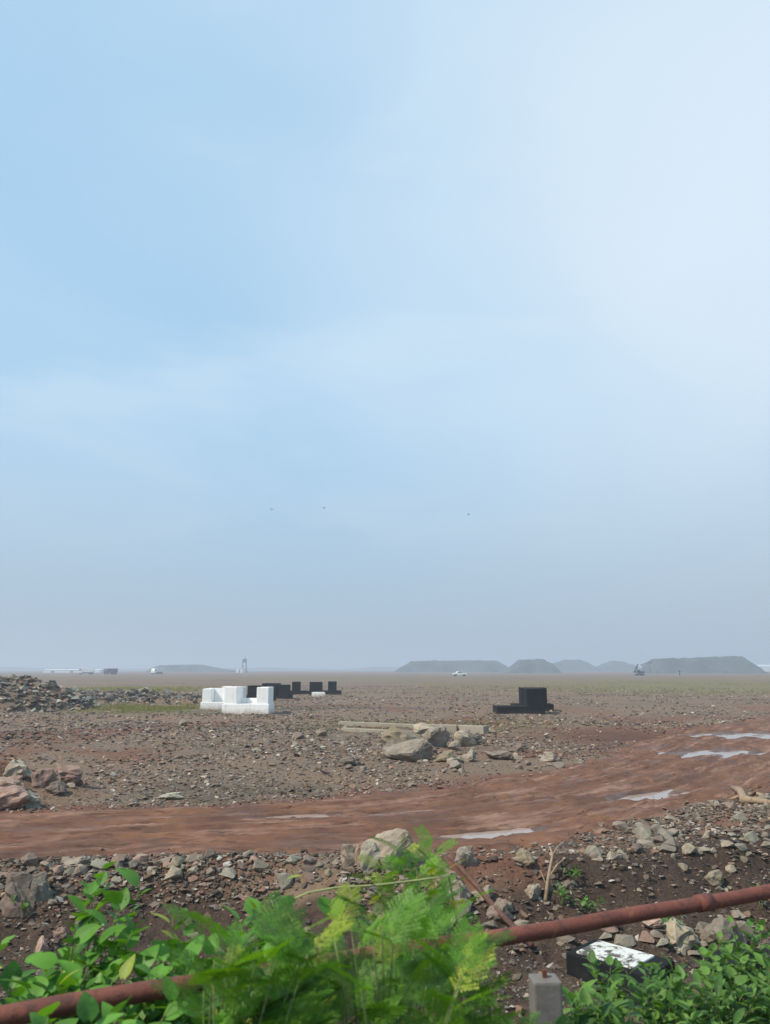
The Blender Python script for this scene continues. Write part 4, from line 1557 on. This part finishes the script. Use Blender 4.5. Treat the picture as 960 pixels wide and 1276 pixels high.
def frond_mesh(name, length, mat, pairs=7, leaflets=11, seed=0):
    """feathery leaf: side stalks bearing small leaflets"""
    r = random.Random(seed)
    vs, fs = [], []

    def quad(p, d, up, ln, w):
        s = d.cross(up).normalized() * w
        b = len(vs)
        vs.extend([p, p + d * ln * 0.45 + s, p + d * ln, p + d * ln * 0.45 - s])
        fs.append((b, b + 1, b + 2, b + 3))

    up = Vector((0, 0, 1))
    for i in range(pairs):
        t = 0.16 + 0.84 * i / (pairs - 1)
        base = Vector((t * length, 0, -0.20 * length * t * t))
        pl = length * 0.46 * (1 - 0.55 * abs(t - 0.5)) * r.uniform(0.85, 1.1)
        for sd in (-1, 1):
            an = math.radians(58 - 22 * t) * sd
            d = Vector((math.cos(an), math.sin(an), -0.12 + r.uniform(-0.08, 0.08))).normalized()
            quad(base, d, up, pl, length * 0.006)
            for k in range(leaflets):
                q = base + d * pl * (0.1 + 0.9 * k / (leaflets - 1)) + Vector((0, 0, -0.1 * pl * (k / leaflets) ** 2))
                for s2 in (-1, 1):
                    a2 = an + s2 * math.radians(66)
                    d2 = Vector((math.cos(a2), math.sin(a2), r.uniform(-0.25, 0.2))).normalized()
                    quad(q, d2, up, length * 0.085 * r.uniform(0.8, 1.15), length * 0.0155)
    quad(Vector((-0.15 * length, 0, -0.02 * length)), Vector((1, 0, 0.02)).normalized(), up, 0.6 * length, length * 0.008)
    quad(Vector((0.3 * length, 0, -0.02 * length)), Vector((1, 0, -0.2)).normalized(), up, 0.72 * length, length * 0.006)
    me = bpy.data.meshes.new(name)
    me.from_pydata([tuple(v) for v in vs], [], fs)
    me.update()
    me.materials.append(M[mat])
    return me


LEAF_A = [leaf_mesh('leaf', 0.135, 0.105, 'leaf_a', droop=d, fold=f) for d, f in ((0.2, 0.2), (0.38, 0.12), (0.1, 0.32))]
LEAF_C = [leaf_mesh('leaf', 0.085, 0.062, 'leaf_c', droop=d, fold=f) for d, f in ((0.25, 0.2), (0.4, 0.1), (0.1, 0.3))]
LEAF_N = [leaf_mesh('leaf', 0.15, 0.045, 'leaf_c', droop=d, fold=f, heart=False) for d, f in ((0.3, 0.3), (0.5, 0.2))]
LEAF_Y = [leaf_mesh('leaf', 0.10, 0.06, 'leaf_y', droop=0.2, fold=0.2)]
FROND = [frond_mesh('frond', 0.21, 'leaf_b', 6 + k % 3, 10, k) for k in range(4)]
FROND_Y = [frond_mesh('frond', 0.20, 'leaf_y', 6, 10, 9)]


def place_leaf(root, me, p, d, scale, roll, r, name='leaf'):
    d = d.normalized()
    up = Vector((0, 0, 1))
    s = up.cross(d)
    if s.length < 0.05:
        s = Vector((1, 0, 0))
    s.normalize()
    u = d.cross(s)
    m = Matrix((d, s, u)).transposed().to_4x4()
    m = Matrix.Translation(p) @ m @ Matrix.Rotation(roll, 4, 'X') @ Matrix.Scale(scale, 4)
    o = link(name, me, parent=root)
    o.matrix_local = m
    return o


def plant(name, base, tips, meshes, per, label, cat, group=None, seed=0, lsize=1.0, stem_r=0.006, start=0.3, leafname='leaf', odd=None, pitch=0.15, stem='stem'):
    """stems run from the base to each tip and bear leaves; base and tips in world coordinates"""
    r = random.Random(seed)
    root = empty(name, base)
    for tip in tips:
        v = Vector(tip) - Vector(base)
        ctl = Vector((v.x * 0.25, v.y * 0.25, v.z * 0.62)) + Vector((r.uniform(-.05, .05), r.uniform(-.05, .05), 0))
        f = lambda t: ctl * (2 * t * (1 - t)) + v * (t * t)
        pts = [f(k / 8) for k in range(9)]
        link('stem', tube_mesh('stem', pts, [stem_r * (1.15 - 0.8 * k / 8) for k in range(9)], M[stem], 6), parent=root)
        ang = r.uniform(0, 6.28)
        for k in range(per):
            t = start + (1 - start) * k / max(1, per - 1)
            p = f(t)
            tan = (f(min(1, t + 0.05)) - f(max(0, t - 0.05))).normalized()
            ang += 2.4 + r.uniform(-0.5, 0.5)
            side = Vector((math.cos(ang), math.sin(ang), 0))
            d = side * 0.95 + tan * (0.35 + 0.5 * t) + Vector((0, 0, pitch + r.uniform(-0.25, 0.2)))
            me = r.choice(odd) if (odd and r.random() < 0.07) else r.choice(meshes)
            sc = lsize * r.uniform(0.5, 1.25) * (1.1 - 0.4 * t)
            d.normalize()
            place_leaf(root, me, p + d * 0.03 * sc, d, sc, r.uniform(-0.5, 0.5), r, leafname)
    tag(root, label, cat, group)
    return root


def tips_px(lst):
    return [at_depth(x, y, Y) for x, y, Y in lst]


def gbase(x, y):
    return Vector((x, y, h1(x, y) - 0.03))


LP = 'broad-leaved plants behind the railing'
plant('broadleaf_plant', gbase(-1.45, 3.95), tips_px([(128, 1085, 3.9), (175, 1108, 3.9), (95, 1150, 3.8), (165, 1160, 3.7), (60, 1215, 3.7), (130, 1215, 3.6), (110, 1110, 4.0), (150, 1130, 3.8), (80, 1235, 3.5), (120, 1180, 3.7)]), LEAF_A, 22,
      'tall broad-leaved green plant behind the railing at the left', 'plant', LP, 1, 1.12, odd=LEAF_Y)
plant('broadleaf_plant', gbase(-0.95, 3.85), tips_px([(215, 1145, 3.85), (232, 1170, 3.8), (200, 1195, 3.7), (180, 1235, 3.6), (240, 1215, 3.6), (170, 1205, 3.6), (205, 1225, 3.5), (150, 1245, 3.4), (225, 1240, 3.4)]), LEAF_A, 22,
      'broad-leaved green plant with a cross of leaves, second from the left', 'plant', LP, 2, 1.1, odd=LEAF_Y)
plant('broadleaf_plant', gbase(-0.45, 3.75), tips_px([(318, 1135, 3.8), (342, 1142, 3.7), (290, 1180, 3.7), (262, 1195, 3.6), (330, 1200, 3.5), (380, 1180, 3.6), (300, 1150, 3.8), (280, 1225, 3.4), (250, 1230, 3.4), (360, 1215, 3.4)]), LEAF_A, 22,
      'broad-leaved green plant left of the feathery bush', 'plant', LP, 3, 1.1, odd=LEAF_Y)
plant('broadleaf_plant', gbase(-2.0, 3.7), tips_px([(0, 1180, 3.7), (25, 1220, 3.6), (-20, 1215, 3.6), (45, 1250, 3.5)]), LEAF_A, 20,
      'broad-leaved green plant cut off by the left picture edge', 'plant', LP, 4, 1.1, odd=LEAF_Y)
plant('low_plant', gbase(-1.15, 2.75), tips_px([(60, 1268, 2.75), (150, 1262, 2.75), (215, 1252, 2.75), (110, 1280, 2.6), (260, 1262, 2.7)]), LEAF_A, 16,
      'low green plant growing under the railing at the bottom left corner', 'plant', None, 5, 1.0)

plant('low_plant', gbase(-0.55, 2.7), tips_px([(255, 1262, 2.7), (285, 1225, 2.7), (312, 1205, 2.75), (340, 1230, 2.6), (270, 1240, 2.8), (300, 1250, 2.5), (350, 1200, 2.7), (330, 1255, 2.6), (375, 1215, 2.7)]), LEAF_A, 18,
      'low green plant under the railing, between the bottom left plant and the feathery bush', 'plant', None, 15, 0.95, odd=LEAF_Y)
plant('low_plant', gbase(-1.0, 3.45), tips_px([(40, 1235, 3.5), (100, 1225, 3.45), (150, 1228, 3.4), (190, 1215, 3.45), (235, 1205, 3.5), (75, 1205, 3.6)]), LEAF_A, 14,
      'dense green plant filling the gap right behind the railing at the left', 'plant', None, 16, 1.15, odd=LEAF_Y)

plant('low_plant', gbase(-1.35, 3.3), tips_px([(20, 1245, 3.4), (70, 1232, 3.4), (110, 1205, 3.6), (150, 1200, 3.6), (30, 1205, 3.7), (90, 1180, 3.7)]), LEAF_A, 15,
      'bushy green plant behind the railing at the lower left, under the tall broad-leaved one', 'plant', None, 17, 1.1, odd=LEAF_Y)

# feathery bush in front of the railing
tp = []
rr_ = random.Random(5)
for k in range(44):
    x = min(575, rr_.gauss(450, 85))
    top_ = 1152 + 0.0020 * (x - 450) ** 2
    tp.append((x, top_ + abs(rr_.gauss(0, 42)), 2.85 + rr_.uniform(-0.25, 0.35)))
plant('feathery_bush', gbase(0.0, 2.75), tips_px(tp), FROND, 8, 'big bush of feathery green leaves covering the railing in the middle', 'bush', None, 6, 0.95, 0.006, 0.42, 'frond', FROND_Y, 0.1)
tp = [(545 + 82 * rr_.random(), 1198 + abs(rr_.gauss(0, 38)), 3.05 + rr_.uniform(-0.2, 0.2)) for k in range(16)]
plant('feathery_bush', gbase(0.42, 2.95), tips_px(tp), FROND, 7, 'feathery yellow green bush left of the concrete post', 'bush', None, 7, 0.85, 0.005, 0.42, 'frond', FROND_Y, 0.1)
tp = [(250 + 150 * rr_.random(), 1178 + abs(rr_.gauss(0, 40)), 2.6 + rr_.uniform(-0.15, 0.3)) for k in range(24)]
plant('feathery_bush', gbase(-0.5, 2.5), tips_px(tp), FROND, 9, 'bush of feathery green leaves hiding the railing left of the middle', 'bush', None, 18, 0.95, 0.006, 0.45, 'frond', FROND_Y, 0.1)
tp = [(500, 1052, 4.2), (540, 1058, 4.2), (520, 1062, 4.25), (478, 1075, 4.2), (530, 1105, 4.1), (505, 1105, 4.1), (460, 1130, 4.0), (575, 1130, 4.0), (470, 1092, 4.2), (556, 1085, 4.1), (520, 1085, 4.1), (490, 1125, 4.1), (545, 1125, 4.0)]
plant('feathery_shoot', gbase(0.2, 4.15), tips_px(tp), FROND, 13, 'tuft of feathery leaves rising in front of the biggest bank boulder', 'bush', None, 8, 0.72, 0.006, 0.60, 'frond', FROND_Y, 0.1)

# trailing vine
vp = tips_px([(560, 1091, 4.0), (520, 1097, 3.95), (470, 1103, 3.9), (420, 1106, 3.85), (385, 1112, 3.8), (362, 1122, 3.75)])
root = empty('vine', gbase(0.36, 4.1))
pts = [p - root.location for p in vp]
low = [Vector((0, 0, 0)), Vector((0.05, 0.0, (pts[0].z) * 0.55))]
link('stem', tube_mesh('stem', low + pts, [0.006] * 3 + [0.0055] * 3 + [0.004] * 2, M['vine'], 7), parent=root)
rv = random.Random(3)
for (x, y, Y, dx, dz, sc) in ((366, 1122, 3.75, -1, -0.1, 0.75), (375, 1092, 3.8, -0.9, 0.1, 0.7), (452, 1096, 3.9, 0.8, 0.25, 0.5), (425, 1118, 3.85, -0.2, -0.7, 0.8), (400, 1120, 3.85, 0.5, -0.6, 0.7), (545, 1100, 4.0, 0.6, -0.4, 0.8), (535, 1088, 4.0, 0.4, 0.4, 0.6)):
    place_leaf(root, LEAF_Y[0] if y < 1100 else LEAF_A[0], at_depth(x, y, Y) - root.location, Vector((dx, -0.4, dz)), sc, rv.uniform(-0.6, 0.6), rv)
tag(root, 'trailing vine with a pale bare stem and yellow green leaves above the feathery bush', 'vine')

# weeds behind the railing at the right
WG = 'leafy weeds behind the railing at the right'
wr = random.Random(12)
SPOTS = [(718, 1262, 4.3), (742, 1256, 4.2), (768, 1222, 4.6), (800, 1245, 4.4), (822, 1218, 4.8), (850, 1232, 4.7), (838, 1265, 4.3), (884, 1222, 5.0), (905, 1190, 5.2), (925, 1212, 5.0),
         (948, 1172, 5.3), (955, 1210, 5.0), (895, 1252, 4.6), (935, 1250, 4.7), (865, 1270, 4.3), (780, 1275, 4.1), (718, 1275, 4.0), (965, 1250, 4.6)]
where_w = ['right beside the concrete post', 'second in the front row from the concrete post', 'in front of the left end of the black and white block', 'in front of the middle of the black and white block',
           'at the right end of the black and white block', 'in front of the ochre boulder', 'in the bottom row under the ochre boulder', 'in front of the left edge of the right black block',
           'covering the right black block', 'just right of the one covering the black block', 'tallest at the right picture edge', 'at the right picture edge below the tallest one',
           'in the bottom row left of the right corner', 'nearest the bottom right corner but one', 'in the bottom row below the gap between the two black blocks',
           'in the bottom row under the black and white block', 'in the bottom row at the foot of the concrete post', 'in the bottom right corner']
for k, (x, y, Y) in enumerate(SPOTS):
    p = at_depth(x, y - 14, Y)
    tp = [p + Vector((wr.gauss(0, 0.13), wr.gauss(0, 0.12), wr.uniform(-0.16, 0.04))) for _ in range(8)] + [p]
    plant('leafy_weed', gbase(p.x + wr.uniform(-.05, .05), Y + 0.02), tp, LEAF_C + ([LEAF_N[k % 2]] if k % 3 == 0 else []), 10, 'leafy green weed ' + where_w[k], 'weed', WG, 60 + k, 1.1, 0.004, 0.5)

# small sprouts on the bank
for k, (x, y, hh, lab) in enumerate([(700, 1128, 0.25, 'small green sprout on the bank just above the railing, right of the twig'), (735, 1140, 0.22, 'small green sprout on the bank touching the railing from above'),
                                     (718, 1098, 0.12, 'tiny green sprout beside the pale dry twig'), (835, 1168, 0.25, 'small green sprout between the ochre boulder and the black and white block'),
                                     (950, 1135, 0.3, 'small green sprout just under the railing at the right edge'), (30, 1150, 0.2, 'small green sprout under the tilted brown boulder')]):
    g = hit(x, y, 6.5)
    tp = [g + Vector((wr.gauss(0, 0.12), wr.gauss(0, 0.1), hh * wr.uniform(0.5, 1.0))) for _ in range(5)]
    plant('sprout', g - Vector((0, 0, 0.02)), tp, LEAF_C, 5, lab, 'sprout', 'small sprouts on the bank', 90 + k, 1.0, 0.004, 0.4)

# ------------------------------------------------------------------ air
bm = bmesh.new()
box_bm(bm, (-3200, -3200, -3.0), (3200, 3200, 30.0))
hz = link('haze', bm_mesh('haze', bm))
hm = bpy.data.materials.new('haze_air')
hm.use_nodes = True
ht = hm.node_tree
ht.nodes.clear()
ho = ht.nodes.new('ShaderNodeOutputMaterial')
hv = ht.nodes.new('ShaderNodeVolumePrincipled')
hv.inputs['Color'].default_value = (0.71, 0.80, 0.92, 1)
hv.inputs['Density'].default_value = 0.00115
hv.inputs['Anisotropy'].default_value = 0.2
ht.links.new(hv.outputs['Volume'], ho.inputs['Volume'])
hz.data.materials.append(hm)
tag(hz, 'pale bluish haze over the plain', kind='stuff')
